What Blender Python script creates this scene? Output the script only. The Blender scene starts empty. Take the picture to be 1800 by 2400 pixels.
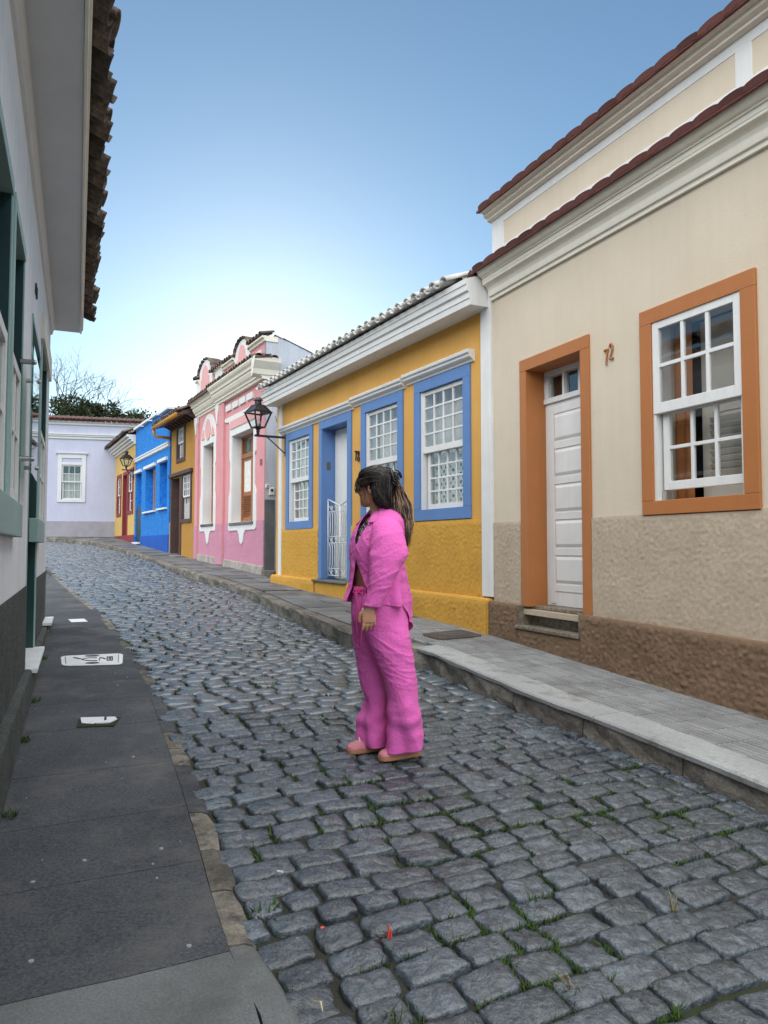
import bpy, bmesh, math, random
from mathutils import Vector, Matrix, noise
R = random.Random(11)
S = bpy.context.scene
COL = S.collection
rad = math.radians

# ------------------------------------------------------------------ camera
cam = bpy.data.cameras.new('camera'); cam_o = bpy.data.objects.new('camera', cam); COL.objects.link(cam_o)
cam.sensor_fit = 'VERTICAL'; cam.sensor_height = 24.0; cam.lens = 17.0
cam.clip_start = 0.05; cam.clip_end = 2000
cam_o.location = (0, 0, 1.5); cam_o.rotation_euler = (rad(90 + 2.76), 0, 0)
S.camera = cam_o

# ------------------------------------------------------------------ sky, added skylight lamp, exposure
W = bpy.data.worlds.new('World'); S.world = W; W.use_nodes = True
nt = W.node_tree; nt.nodes.clear()
sky = nt.nodes.new('ShaderNodeTexSky'); sky.sky_type = 'NISHITA'; sky.sun_disc = False
sky.sun_elevation = rad(15); sky.sun_rotation = rad(-9.5)
sky.altitude = 900; sky.air_density = 1.0; sky.dust_density = 0.32; sky.ozone_density = 1.5
bg = nt.nodes.new('ShaderNodeBackground'); bg.inputs['Strength'].default_value = 0.081
wo = nt.nodes.new('ShaderNodeOutputWorld')
tint = nt.nodes.new('ShaderNodeMix'); tint.data_type = 'RGBA'; tint.blend_type = 'MULTIPLY'; tint.inputs[0].default_value = 1; tint.inputs[7].default_value = (.97, 1.11, 1.11, 1)
nt.links.new(sky.outputs[0], tint.inputs[6]); nt.links.new(tint.outputs[2], bg.inputs[0]); nt.links.new(bg.outputs[0], wo.inputs[0])
sky_fill = bpy.data.lights.new('sky_fill', 'SUN'); sky_fill.energy = 3.8; sky_fill.angle = rad(112); sky_fill.color = (1, .978, .945)  # added soft lamp for open skylight; the low real sun hides behind houses
sky_fill_o = bpy.data.objects.new('sky_fill', sky_fill); COL.objects.link(sky_fill_o)
sky_fill_o.rotation_euler = Vector((-.17, -.42, .89)).to_track_quat('Z', 'Y').to_euler()
S.view_settings.view_transform = 'Standard'; S.view_settings.look = 'None'
S.view_settings.exposure = 0.88; S.view_settings.gamma = 1; S.view_settings.use_curve_mapping = False
S.cycles.max_bounces = 6; S.cycles.diffuse_bounces = 3; S.cycles.transparent_max_bounces = 12

# ------------------------------------------------------------------ helpers
def lin(r, g, b, k=1.0):
    f = lambda v: (v/255/12.92 if v/255 <= .04045 else ((v/255+.055)/1.055)**2.4)*k
    return (f(r), f(g), f(b))

MATS = {}
def mat(name, col, rough=.75, var=.12, vs=2.5, bump=0., bs=60., spec=.3, speck=0., dirt=None, rand=0., bump2=0., bs2=8., metal=0., sheen=0., rvar=0., bd=1., sps=1.5, world=0, streak=0.):
    m = bpy.data.materials.new(name); m.use_nodes = True; n = m.node_tree.nodes; l = m.node_tree.links
    p = n['Principled BSDF']; p.inputs['Roughness'].default_value = rough; p.inputs['Specular IOR Level'].default_value = spec
    p.inputs['Metallic'].default_value = metal
    if sheen: p.inputs['Sheen Weight'].default_value = sheen
    tc = n.new('ShaderNodeTexCoord'); co = tc.outputs['Object']
    if world: co = n.new('ShaderNodeNewGeometry').outputs['Position']
    def noi(s, det=4, ro=.6):
        t = n.new('ShaderNodeTexNoise'); t.inputs['Scale'].default_value = s; t.inputs['Detail'].default_value = det; t.inputs['Roughness'].default_value = ro
        l.new(co, t.inputs['Vector']); return t.outputs['Fac']
    def mth(op, a, b):
        t = n.new('ShaderNodeMath'); t.operation = op
        for i, x in enumerate((a, b)):
            if hasattr(x, 'is_output'): l.new(x, t.inputs[i])
            else: t.inputs[i].default_value = x
        return t.outputs[0]
    def mr(x, a, b, c, d):
        t = n.new('ShaderNodeMapRange')
        l.new(x, t.inputs[0])
        for i, q in enumerate((a, b, c, d)): t.inputs[i+1].default_value = q
        return t.outputs[0]
    f = mr(noi(vs), .3, .7, 1-var, 1+var)
    if speck: f = mth('MULTIPLY', f, mr(noi(bs*sps, 3), .3, .7, 1-speck, 1+speck))
    if streak:      # rain streaks: noise drawn out in height
        mp = n.new('ShaderNodeMapping'); mp.inputs['Scale'].default_value = (9, 9, .55); l.new(co, mp.inputs[0])
        t = n.new('ShaderNodeTexNoise'); t.inputs['Scale'].default_value = 1.6; t.inputs['Detail'].default_value = 5; t.inputs['Roughness'].default_value = .65; l.new(mp.outputs[0], t.inputs['Vector'])
        f = mth('MULTIPLY', f, mr(t.outputs['Fac'], .42, .75, 1, 1-streak))
    if rand:
        oi = n.new('ShaderNodeObjectInfo'); ge = n.new('ShaderNodeNewGeometry')
        a = mth('FRACT', mth('ADD', oi.outputs['Random'], ge.outputs['Random Per Island']), 0)
        f = mth('MULTIPLY', f, mr(a, 0, 1, 1-rand, 1+rand))
    mx = n.new('ShaderNodeMix'); mx.data_type = 'RGBA'; mx.blend_type = 'MULTIPLY'; mx.inputs[0].default_value = 1
    mx.inputs[6].default_value = (*col, 1)
    l.new(f, mx.inputs[7]); out = mx.outputs[2]
    if dirt:
        dcol, ds, lo, hi = dirt
        m2 = n.new('ShaderNodeMix'); m2.data_type = 'RGBA'; l.new(mr(noi(ds, 6, .65), lo, hi, 0, 1), m2.inputs[0])
        l.new(out, m2.inputs[6]); m2.inputs[7].default_value = (*dcol, 1); out = m2.outputs[2]
    l.new(out, p.inputs['Base Color'])
    if rvar: l.new(mr(noi(bs*.4, 4), .3, .7, max(.05, rough-rvar), min(1, rough+rvar)), p.inputs['Roughness'])
    nrm = None
    for st, sc, dist in ((bump2, bs2, .03*bd), (bump, bs, .012*bd)):
        if st:
            b = n.new('ShaderNodeBump'); b.inputs['Strength'].default_value = st; b.inputs['Distance'].default_value = dist
            l.new(noi(sc, 5, .62), b.inputs['Height'])
            if nrm: l.new(nrm, b.inputs['Normal'])
            nrm = b.outputs[0]
    if nrm: l.new(nrm, p.inputs['Normal'])
    MATS[name] = m
    return m

def glass_mat(name, tint=(.975, .98, .98), ior=1.5, rough=.02):
    m = bpy.data.materials.new(name); m.use_nodes = True; n = m.node_tree.nodes; l = m.node_tree.links
    n.clear(); o = n.new('ShaderNodeOutputMaterial'); t = n.new('ShaderNodeBsdfTransparent'); g = n.new('ShaderNodeBsdfGlossy')
    t.inputs[0].default_value = (*tint, 1); g.inputs['Roughness'].default_value = rough
    lw = n.new('ShaderNodeLayerWeight'); lw.inputs[0].default_value = .5; pw = n.new('ShaderNodeMath'); pw.operation = 'POWER'; l.new(lw.outputs['Facing'], pw.inputs[0]); pw.inputs[1].default_value = 4.0
    fr = n.new('ShaderNodeMath'); fr.operation = 'MULTIPLY_ADD'; l.new(pw.outputs[0], fr.inputs[0]); f0 = 2*((ior-1)/(ior+1))**2; fr.inputs[1].default_value = 1-f0; fr.inputs[2].default_value = f0
    mx = n.new('ShaderNodeMixShader'); l.new(fr.outputs[0], mx.inputs[0]); l.new(t.outputs[0], mx.inputs[1]); l.new(g.outputs[0], mx.inputs[2])
    l.new(mx.outputs[0], o.inputs[0]); return m

class MB:
    def __init__(s): s.v = []; s.f = []
    def add(s, vs, fs):
        k = len(s.v); s.v += [tuple(q) for q in vs]; s.f += [tuple(i+k for i in q) for q in fs]; return s
    def box(s, x0, x1, y0, y1, z0, z1):
        return s.add([(x, y, z) for z in (z0, z1) for y in (y0, y1) for x in (x0, x1)],
                     [(0,2,3,1),(4,5,7,6),(0,1,5,4),(2,6,7,3),(0,4,6,2),(1,3,7,5)])
    def prism(s, poly, y0, y1):                      # outline in x,z
        k = len(poly)
        return s.add([(x, y0, z) for x, z in poly]+[(x, y1, z) for x, z in poly],
                     [tuple(range(k)), tuple(range(2*k-1, k-1, -1))]+[(i, i+k, (i+1) % k+k, (i+1) % k) for i in range(k)])
    def sweep(s, prof, x0, x1):                      # outline in y,z along x
        k = len(prof)
        return s.add([(x0, y, z) for y, z in prof]+[(x1, y, z) for y, z in prof],
                     [tuple(range(k)), tuple(range(2*k-1, k-1, -1))]+[(i, i+k, (i+1) % k+k, (i+1) % k) for i in range(k)])
    def slab(s, poly, z0, z1):                       # outline in x,y; z may be functions
        k = len(poly); fz = lambda z, x, y: z(x, y) if callable(z) else z
        return s.add([(x, y, fz(z0, x, y)) for x, y in poly]+[(x, y, fz(z1, x, y)) for x, y in poly],
                     [tuple(range(k-1, -1, -1)), tuple(range(k, 2*k))]+[(i, (i+1) % k, (i+1) % k+k, i+k) for i in range(k)])
    def loft(s, rings, caps=True, closed=True):
        k = len(rings[0]); b = len(s.v); fs = []
        for j in range(len(rings)-1):
            for i in range(k if closed else k-1):
                fs.append((j*k+i, j*k+(i+1) % k, (j+1)*k+(i+1) % k, (j+1)*k+i))
        if caps and closed: fs += [tuple(range(k-1, -1, -1)), tuple(range((len(rings)-1)*k, len(rings)*k))]
        return s.add([q for r in rings for q in r], fs)
    def tube(s, pts, r, n=6):
        pts = [Vector(q) for q in pts]; rr = r if hasattr(r, '__len__') else [r]*len(pts); rings = []; a = None
        for i, q in enumerate(pts):
            d = (pts[min(i+1, len(pts)-1)]-pts[max(i-1, 0)]).normalized()
            if a is None: a = d.orthogonal().normalized()
            a = (a-d*a.dot(d)); a = a.normalized() if a.length > 1e-6 else d.orthogonal().normalized()
            b = d.cross(a)
            rings.append([tuple(q+(a*math.cos(2*math.pi*t/n)+b*math.sin(2*math.pi*t/n))*rr[i]) for t in range(n)])
        return s.loft(rings)
    def lathe(s, prof, cx=0, cy=0, n=12, sq=False):
        o = math.pi/4 if sq else 0
        return s.loft([[(cx+r*math.cos(o+2*math.pi*t/n), cy+r*math.sin(o+2*math.pi*t/n), z) for t in range(n)] for r, z in prof])
    def wall(s, x0, x1, z0, z1, y0, y1, holes=()):
        xs = sorted({x0, x1, *[min(max(h[i], x0), x1) for h in holes for i in (0, 1)]}); zs = sorted({z0, z1, *[min(max(h[i], z0), z1) for h in holes for i in (2, 3)]})
        full = lambda i, j: 0 <= i < len(xs)-1 and 0 <= j < len(zs)-1 and not any(h[0]-1e-6 <= xs[i] and xs[i+1] <= h[1]+1e-6 and h[2]-1e-6 <= zs[j] and zs[j+1] <= h[3]+1e-6 for h in holes)
        for i in range(len(xs)-1):
            for j in range(len(zs)-1):
                if not full(i, j): continue
                a, b, c, d = xs[i], xs[i+1], zs[j], zs[j+1]
                V = [(x, y, z) for z in (c, d) for y in (y0, y1) for x in (a, b)]; F = [(0,1,5,4),(2,6,7,3)]
                if not full(i, j-1): F.append((0,2,3,1))
                if not full(i, j+1): F.append((4,5,7,6))
                if not full(i-1, j): F.append((0,4,6,2))
                if not full(i+1, j): F.append((1,3,7,5))
                s.add(V, F)
        return s
    def mesh(s, name, m=None, smooth=False, merge=True, recalc=True):
        me = bpy.data.meshes.new(name); me.from_pydata(s.v, [], s.f)
        bm = bmesh.new(); bm.from_mesh(me)
        if merge: bmesh.ops.remove_doubles(bm, verts=bm.verts, dist=1e-5)
        if recalc: bmesh.ops.recalc_face_normals(bm, faces=bm.faces)
        bm.to_mesh(me); bm.free()
        if m: me.materials.append(m)
        if smooth: me.polygons.foreach_set('use_smooth', [True]*len(me.polygons))
        return me
    def build(s, name, m, parent=None, smooth=False, bevel=0, **kw):
        return put(name, s.mesh(name, m, smooth, **kw), parent, bevel=bevel)

def put(name, me, parent=None, loc=None, rot=None, scale=None, bevel=0):
    o = bpy.data.objects.new(name, me); COL.objects.link(o)
    if parent: o.parent = parent
    if loc is not None: o.location = loc
    if rot is not None: o.rotation_euler = rot
    if scale is not None: o.scale = scale
    if bevel:
        b = o.modifiers.new('bevel', 'BEVEL'); b.width = bevel; b.segments = 2; b.limit_method = 'ANGLE'; b.angle_limit = rad(40)
    return o

def thing(name, label, cat, loc=(0, 0, 0), rz=0, group=None):
    o = bpy.data.objects.new(name, None); COL.objects.link(o); o.empty_display_size = .2
    o.location = loc; o.rotation_euler = (0, 0, rz); return tag(o, label, cat, group)
def tag(o, label, cat, group=None):
    o['label'] = label; o['category'] = cat
    if group: o['group'] = group
    return o
def kind(o, k): o['kind'] = k; return o

# ------------------------------------------------------------------ street ground heights
D = Vector((-.42, .907)); N = Vector((.907, .42))
def interp(x, tab):
    if x <= tab[0][0]: a, b = tab[0], tab[1]
    elif x >= tab[-1][0]: a, b = tab[-2], tab[-1]
    else:
        for a, b in zip(tab, tab[1:]):
            if a[0] <= x <= b[0]: break
    k = (x-a[0])/(b[0]-a[0]); return tuple(p+(q-p)*k for p, q in zip(a[1:], b[1:]))
def tt(x, y): return x*D.x+y*D.y
def zroad(x, y):
    t = tt(x, y); return .13+.045*t+.008*max(0, t-6)+.012*noise.noise((x*.7, y*.7, 3))+.016*noise.noise((x*1.7, y*1.7, 8))
def zleft(x, y):
    t = tt(x, y); return .155+.0405*t+.012*max(0, t-6)
ZR = [(-3, .12), (3.08, .425), (6.38, .61), (6.91, .65), (12.75, .89), (13.84, .98), (18.88, 1.2), (21.54, 1.35), (26.63, 1.66), (31.19, 1.93), (40, 2.1)]
def zright(x, y): return interp(tt(x, y), ZR)[0]
KR = [(-3, 4.14, -1.4), (2.4, 1.82, 3.49), (3.36, 1.44, 4.37), (4.2, 1.05, 5.11), (5.82, .42, 6.61), (7.08, -.38, 7.63), (9.35, -1.34, 9.69), (11.06, -2.0, 11.27), (12.77, -2.73, 12.82), (14.41, -3.66, 14.19),
      (16.83, -4.81, 16.32), (19.02, -5.75, 18.31), (21.71, -7.09, 20.65), (24.72, -8.63, 23.25), (27.48, -10.17, 25.59), (29.86, -11.99, 27.37), (30.8, -13.0, 27.94), (33, -15.6, 29.1)]
KL = [(-3, 1.25, -2.75), (1.95, -.23, 2.05), (2.26, -.37, 2.32), (2.57, -.49, 2.61), (3.05, -.66, 3.06), (3.85, -.95, 3.8), (5.01, -1.39, 4.88), (6.19, -1.84, 5.98), (8.22, -2.73, 7.8), (10.26, -3.67, 9.61),
      (12.12, -4.63, 11.22), (14.13, -5.63, 12.97), (19.5, -8.26, 17.67), (24, -11.2, 21.3), (31, -15.5, 27.0), (33, -17.5, 28.2)]
def kr(t): return Vector(interp(t, KR))
def kl(t): return Vector(interp(t, KL))
FR = [(-3, 5.1, -1.0), (3.22, 2.46, 4.69), (6.38, 1.15, 7.57), (12.75, -1.95, 13.16), (13.84, -2.35, 14.17), (18.88, -4.82, 18.58), (21.54, -6.15, 20.9), (26.63, -8.71, 25.32), (31.19, -10.89, 29.34), (33, -12.2, 30.7)]
def fr(t): return Vector(interp(t, FR))
def fl(t): return Vector((-1.216, 2.0))+Vector((-.3896, .921))*((t-2.325)/.999)
# ------------------------------------------------------------------ ground, road, pavements
M_earth = mat('earth', (.036, .034, .028), .95, .4, 3, .8, 70, dirt=((.032, .040, .018), 1.6, .45, .62))
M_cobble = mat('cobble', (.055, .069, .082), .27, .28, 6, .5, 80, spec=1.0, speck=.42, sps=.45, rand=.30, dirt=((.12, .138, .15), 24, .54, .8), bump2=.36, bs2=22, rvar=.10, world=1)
M_cobfar = mat('far_cobble', (.076, .093, .108), .24, .22, 4, .25, 60, spec=1.0, speck=.22, sps=.45, rand=.26, dirt=((.15, .16, .168), 16, .54, .8), bump2=.22, bs2=18, rvar=.06, world=1)  # base lighter than the near stones, putting sky sheen into the colour
M_kerb = mat('kerb_granite', (.17, .155, .13), .85, .35, 3, .8, 40, speck=.2, rand=.2, bump2=.6, bs2=9, dirt=((.06, .055, .05), 4, .45, .7), world=1)
M_kerbtop = mat('kerb_concrete', (.33, .34, .335), .85, .18, 2.5, .5, 60, speck=.15, rand=.06, bump2=.3, bs2=10, dirt=((.12, .115, .10), 5, .5, .75))
M_beige = mat('kerb_sandstone', (.175, .158, .13), .85, .35, 6, .8, 50, speck=.25, rand=.3, bump2=.7, bs2=14, dirt=((.07, .065, .058), 9, .45, .62), world=1)
M_asph = mat('dark_cement', (.056, .060, .066), .8, .34, 1.3, .5, 110, speck=.5, sps=.8, rand=.10, dirt=((.115, .114, .112), 2.4, .5, .74), spec=.35, bump2=.35, bs2=14, world=1)
M_cem = mat('pale_cement', (.155, .165, .165), .85, .16, 2.2, .45, 90, speck=.22, dirt=((.09, .09, .082), 3, .5, .75), world=1)
M_ptile = mat('paving_tile', (.235, .24, .24), .82, .14, 3, .3, 90, speck=.14, rand=.13, dirt=((.13, .125, .115), 2.5, .5, .75), world=1)
M_slate = mat('slate', (.125, .128, .132), .75, .3, 2, .5, 40, rand=.22, dirt=((.2, .19, .17), 2, .55, .8), world=1)
M_ground = mat('soil', (.10, .085, .06), .95, .4, .2, .4, 5)

g = MB(); q = 300
gz = lambda x, y: -1.2+.045*max(-60, min(60, tt(x, y)))
P_ = [-300, -120, -60, -20, 0, 20, 40, 60, 120, 300, 900]
g.v = [(x, y, gz(x, y)) for y in P_ for x in P_]; n_ = len(P_)
g.f = [(j*n_+i, j*n_+i+1, (j+1)*n_+i+1, (j+1)*n_+i) for j in range(n_-1) for i in range(n_-1)]
kind(g.build('ground', M_ground), 'structure')

road = MB(); TS = [-2.5+.25*i for i in range(142)]; NB = 14
for t in TS:
    a, b = kl(t), kr(t); 
    for i in range(NB+1):
        p = a+(b-a)*(i/NB*1.06-.03); road.v.append((p.x, p.y, zroad(p.x, p.y)-.019))
road.f = [(j*(NB+1)+i, j*(NB+1)+i+1, (j+1)*(NB+1)+i+1, (j+1)*(NB+1)+i) for j in range(len(TS)-1) for i in range(NB)]
road = kind(road.build('road', M_earth, smooth=True), 'structure')

def stone_shape(n, rings, rng):
    e = rng.uniform(5, 9); out = []
    ph = rng.uniform(0, 6.28)
    base = []
    for i in range(n):
        a = 2*math.pi*(i+.5)/n
        a = a+.17*math.sin(4*a) if n > 10 else math.pi/4+(i//2)*math.pi/2+(.17 if i % 2 else -.17)
        c, s_ = math.cos(a), math.sin(a)
        r = (abs(c)**e+abs(s_)**e)**(-1/e)*.5*(1+rng.uniform(-.06, .035)+.03*math.sin(2*a+ph))
        base.append((r*c, r*s_))
    tx, ty = rng.uniform(-.006, .006), rng.uniform(-.006, .006)
    for k, z in rings:
        out.append([(x*k, y*k, z+(rng.uniform(-.0035, .003)+tx*x*2+ty*y*2 if z > -.03 else 0)) for x, y in base])
    return out
RINGS = [(1.0, -.075), (1.02, -.032), (1.005, -.016), (.975, -.007), (.925, -.002), (.78, .001), (.58, .003), (.36, .004), (.14, .004)]
RINGS_LO = [(1.0, -.06), (1.0, -.014), (.9, -.001), (.4, .003)]
rs = random.Random(5)
STONES = []
for i in range(16):
    m = MB(); rg = stone_shape(24, RINGS, rs)
    for a_, rn in enumerate(rg):
        if a_ > 1:
            for b_, q in enumerate(rn): rn[b_] = (q[0]+.014*noise.noise((q[0]*9, q[1]*9, i*3.3)), q[1]+.014*noise.noise((q[0]*9, q[1]*9, i*3.3+50)), q[2]+.006*noise.noise((q[0]*4, q[1]*4, i*7.7))+.004*noise.noise((q[0]*11, q[1]*11, i*2.1)))
    m.loft(rg)
    me = m.mesh('cobblestone', M_cobble, True); STONES.append(me)
LOS = [stone_shape(8, RINGS_LO, rs) for _ in range(14)]

def in_view(p, mu=60):
    d = Vector(p)-Vector((0, 0, 1.5)); a = rad(2.76)
    fw = d.y*math.cos(a)+d.z*math.sin(a); up = -d.y*math.sin(a)+d.z*math.cos(a)
    if fw < .3: return None
    u, v = 900+1700*d.x/fw, 1200-1700*up/fw
    return (u, v, fw) if -mu < u < 1800+mu and -mu < v < 2400+mu else None
stones = []
t = .6
while t < 32.5:
    dt = rs.uniform(.112, .158) if t < 9 else rs.uniform(.12, .17)
    a, b = kl(t), kr(t); L = (b-a).length; s_ = rs.uniform(-.1, .02)
    dirv = (b-a).normalized()
    while s_ < L-.03:
        w = rs.uniform(.135, .255)
        if s_+w > L+.05: w = max(.09, L+.02-s_)
        c = a+dirv*(s_+w/2); off = .05*noise.noise((c.x*.7, c.y*.7, 1))+rs.uniform(-.005, .005)
        c = c+D*off
        stones.append((c.x, c.y, w-rs.uniform(.003, .016), dt-rs.uniform(.002, .014), math.atan2(dirv.y, dirv.x)+rs.uniform(-.06, .06)+.12*noise.noise((c.x*.6, c.y*.6, 5)), rs.uniform(-.006, .005)))
        s_ += w
    t += dt
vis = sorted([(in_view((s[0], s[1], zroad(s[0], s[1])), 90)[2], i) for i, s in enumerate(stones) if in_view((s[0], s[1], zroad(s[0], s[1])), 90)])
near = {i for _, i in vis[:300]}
def stone_mat(s, far=False):
    x, y, w, d, a, dz = s; h = .06
    gx = (zroad(x+h, y)-zroad(x-h, y))/(2*h); gy = (zroad(x, y+h)-zroad(x, y-h))/(2*h)
    n = Vector((-gx+rs.uniform(-.035, .035), -gy+rs.uniform(-.035, .035), 1)).normalized()
    X = Vector((math.cos(a), math.sin(a), 0)); X = (X-n*X.dot(n)).normalized(); Y = n.cross(X)
    m = Matrix(((X.x*w, Y.x*d, n.x, x), (X.y*w, Y.y*d, n.y, y), (X.z*w, Y.z*d, n.z, zroad(x, y)+dz), (0, 0, 0, 1)))
    return m
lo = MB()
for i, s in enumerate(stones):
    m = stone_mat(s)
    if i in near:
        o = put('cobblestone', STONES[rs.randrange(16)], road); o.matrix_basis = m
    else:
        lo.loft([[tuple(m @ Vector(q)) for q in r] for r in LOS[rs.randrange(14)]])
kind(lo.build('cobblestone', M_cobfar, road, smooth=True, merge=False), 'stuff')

# grass and moss in the joints
M_grass = mat('grass_green', (.045, .085, .018), .8, .45, 4, spec=.2)
M_dry = mat('dry_stalk', (.22, .19, .10), .8, .3, 4)
gr = MB()
def tuft(mb, x, y, z, n, hmin, hmax, spread, wd, lean=.7):
    for _ in range(n):
        a = rs.uniform(0, 6.28); h = rs.uniform(hmin, hmax); px, py = x+rs.uniform(-spread, spread), y+rs.uniform(-spread, spread)
        dx, dy = math.cos(a), math.sin(a); l = h*rs.uniform(.2, lean); w = wd*rs.uniform(.6, 1.3)
        A = (px-dy*w, py+dx*w, z); B = (px+dy*w, py-dx*w, z); C_ = (px+dx*l*.5-dy*w*.7, py+dy*l*.5+dx*w*.7, z+h*.65); E_ = (px+dx*l*.5+dy*w*.7, py+dy*l*.5-dx*w*.7, z+h*.65); F_ = (px+dx*l, py+dy*l, z+h)
        mb.add([A, B, E_, C_, F_], [(0, 1, 2, 3), (3, 2, 4)])
for s in stones:
    x, y, w, d, a, dz = s; tq = tt(x, y)
    if tq > 13 or not in_view((x, y, .3), 150): continue
    dens = noise.noise((x*1.3, y*1.3, 9))+.45*noise.noise((x*4, y*4, 2)); near_ = tq < 4.2
    if dens < -.02: continue
    X = Vector((math.cos(a), math.sin(a))); Y = Vector((-X.y, X.x))
    for side in range(2):
        if rs.random() > .28+dens*1.0: continue
        for _ in range(int((16 if near_ else 6)*(1+dens))):
            if side: p = Vector((x, y))+X*rs.uniform(-.5, .5)*w-Y*(d/2+.006+rs.uniform(-.006, .006))
            else: p = Vector((x, y))+X*(w/2+.006+rs.uniform(-.006, .006))+Y*rs.uniform(-.5, .5)*d
            z = zroad(p.x, p.y)-.022
            tuft(gr, p.x, p.y, z, 4 if near_ else 3, .012, .028 if rs.random() < .9 else .05, .006, .0022 if near_ else .004, 1.4)
kind(gr.build('grass', M_grass, merge=False, recalc=False), 'stuff')
def plant(x, y, z, label, n, h0, h1, wd, m=None, name='weed', cat='weed', group=None, spread=.03, lean=.8):
    p = MB(); tuft(p, 0, 0, 0, n, h0, h1, spread, wd, lean)
    o = p.build(name, m or M_grass, merge=False, recalc=False); o.location = (x, y, z); return tag(o, label, cat, group)
plant(-.415, 2.56, .20, 'broad leafed green weed sprouting beside the pale kerb stone', 34, .03, .085, .007, lean=1.0)
plant(.05, 1.98, .20, 'low spread of bright grass between cobbles at the very front edge', 150, .02, .06, .0022, spread=.07, lean=1.3)
plant(1.02, 2.62, .215, 'thin dry stalks standing alone in a cobble joint', 9, .05, .10, .0018, M_dry, spread=.012, lean=1.0)
plant(.55, 2.18, .205, 'small straw coloured dead tuft lying in a cobble joint', 20, .02, .05, .003, M_dry, spread=.02, lean=1.8)

# kerb, built stone by stone
def along(tab, t0, t1, n, side):      # outer line points with unit vector pointing from the road
    out = []
    for i in range(n+1):
        t = t0+(t1-t0)*i/n; a = Vector(interp(t, tab)); b = Vector(interp(t+.05, tab)); d = (b-a).normalized()
        nn = Vector((d.y, -d.x))*side; out.append((t, a, nn))
    return out
def kerb_stone(tab, t0, t1, side, wdt, ztop, drop, m, m2, parent, rough):
    for nm, mt, prof in (('kerb_stone', m, None),):
        b = MB(); rings = []; k = max(3, int((t1-t0)/.16)); g_ = .006
        for i, (t, a, nn) in enumerate(along(tab, t0+g_, t1-g_, k, side)):
            e = .012*rough if i in (0, k) else 0
            f = lambda s: rough*.022*noise.noise((a.x*4, a.y*4, s*9.1))+rough*.012*noise.noise((a.x*13, a.y*13, s*5))
            zt = ztop(a.x, a.y); zb = zroad(a.x, a.y)-.06
            pr = [(-.012+f(1)+e, zb), (-.008+f(2)+e, zb+(zt-zb)*.45), (f(3)+e, zt-.03), (.012+f(4)*.3+e, zt-.006+f(5)*.25-e*.5), (.05, zt+f(6)*.15), (wdt, zt+f(7)*.1), (wdt, zb)]
            rings.append([(a.x+nn.x*u, a.y+nn.y*u, z) for u, z in pr])
        b.loft(rings); b.build(nm, m, parent, smooth=False, bevel=0)
rk = random.Random(3)
def strip(tabf, t0, t1, dt, u0, u1, zf, nm, m, k='structure'):
    b = MB(); T = []
    t = t0
    while t <= t1+1e-6:
        A, B = tabf(t); T.append((A, B)); t += dt
    for A, B in T: b.v += [(A.x, A.y, zf(A.x, A.y)), (B.x, B.y, zf(B.x, B.y))]
    b.f = [(2*i, 2*i+1, 2*i+3, 2*i+2) for i in range(len(T)-1)]
    return kind(b.build(nm, m, smooth=True), k)
def crt(t):
    a, n = along(KR, t, t+.1, 1, 1)[0][1:]; return a+n*.03, fr(t)+(fr(t)-a).normalized()*.12
pav_r = strip(crt, -2.5, 32.5, .5, 0, 0, lambda x, y: zright(x, y)-.055, 'pavement', M_slate)
def clt(t):
    a, n = along(KL, t, t+.1, 1, -1)[0][1:]; return a+n*.03, fl(t)+Vector((-.2, -.1))
pav_l = strip(clt, -2.5, 20, .5, 0, 0, lambda x, y: zleft(x, y)-.03, 'pavement', M_asph)
# closing stretch of pavement in front of the house that ends the street
t = -2.0; i = 0
while t < 32.6:
    ln = rk.uniform(.75, 1.25) if t < 18 else rk.uniform(.5, .9)
    pale = t < 5.9
    kerb_stone(KR, t, min(t+ln, 32.9), 1, .2 if pale else .16, lambda x, y: zright(x, y)-.028, 0, M_kerb, None, pav_r, 1.3)
    t += ln
# pale cement strip that caps the kerb beside the beige house
t = -1.9
while t < 5.95:
    ln = rk.uniform(1.1, 1.7); b = MB(); rings = []
    for tq, a, nn in along(KR, t+.003, min(t+ln, 6.0)-.003, 8, 1):
        e = .01*noise.noise((a.x*6, a.y*6, 1)); z = zright(a.x, a.y)
        rings.append([(a.x+nn.x*u, a.y+nn.y*u, z+h) for u, h in ((-.012+e, -.05+e), (-.016+e, -.024), (-.006+e, -.012), (.24, -.010), (.24, -.05))])
    b.loft(rings); b.build('kerb_cap', M_kerbtop, pav_r); t += ln
t = -1.5
KD = [0, 1, 1, 0, 1, 0, 0, 1, 1, 0, 0, 1]
i = 0
CUTS = [-1.5, .6, 1.3, 2.33, 2.68, 3.02, 3.42, 4.1, 4.4, 4.75, 5.3, 6.1, 6.75, 7.6, 8.2, 9.0, 9.9, 10.8, 11.8, 13, 14.2, 15.6, 17, 18.5]
DK = {3.42: 1, 4.75: 1, 5.3: 1, 6.75: 1, 8.2: 1, 9.9: 1}
for a_, b_ in zip(CUTS, CUTS[1:]):
    kerb_stone(KL, a_, b_, -1, .10, lambda x, y: zleft(x, y)-.006, 0, M_asph if a_ in DK else (M_cem if b_ < 2.4 else M_beige), None, pav_l, 1.0 if a_ not in DK else .5)
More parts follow.
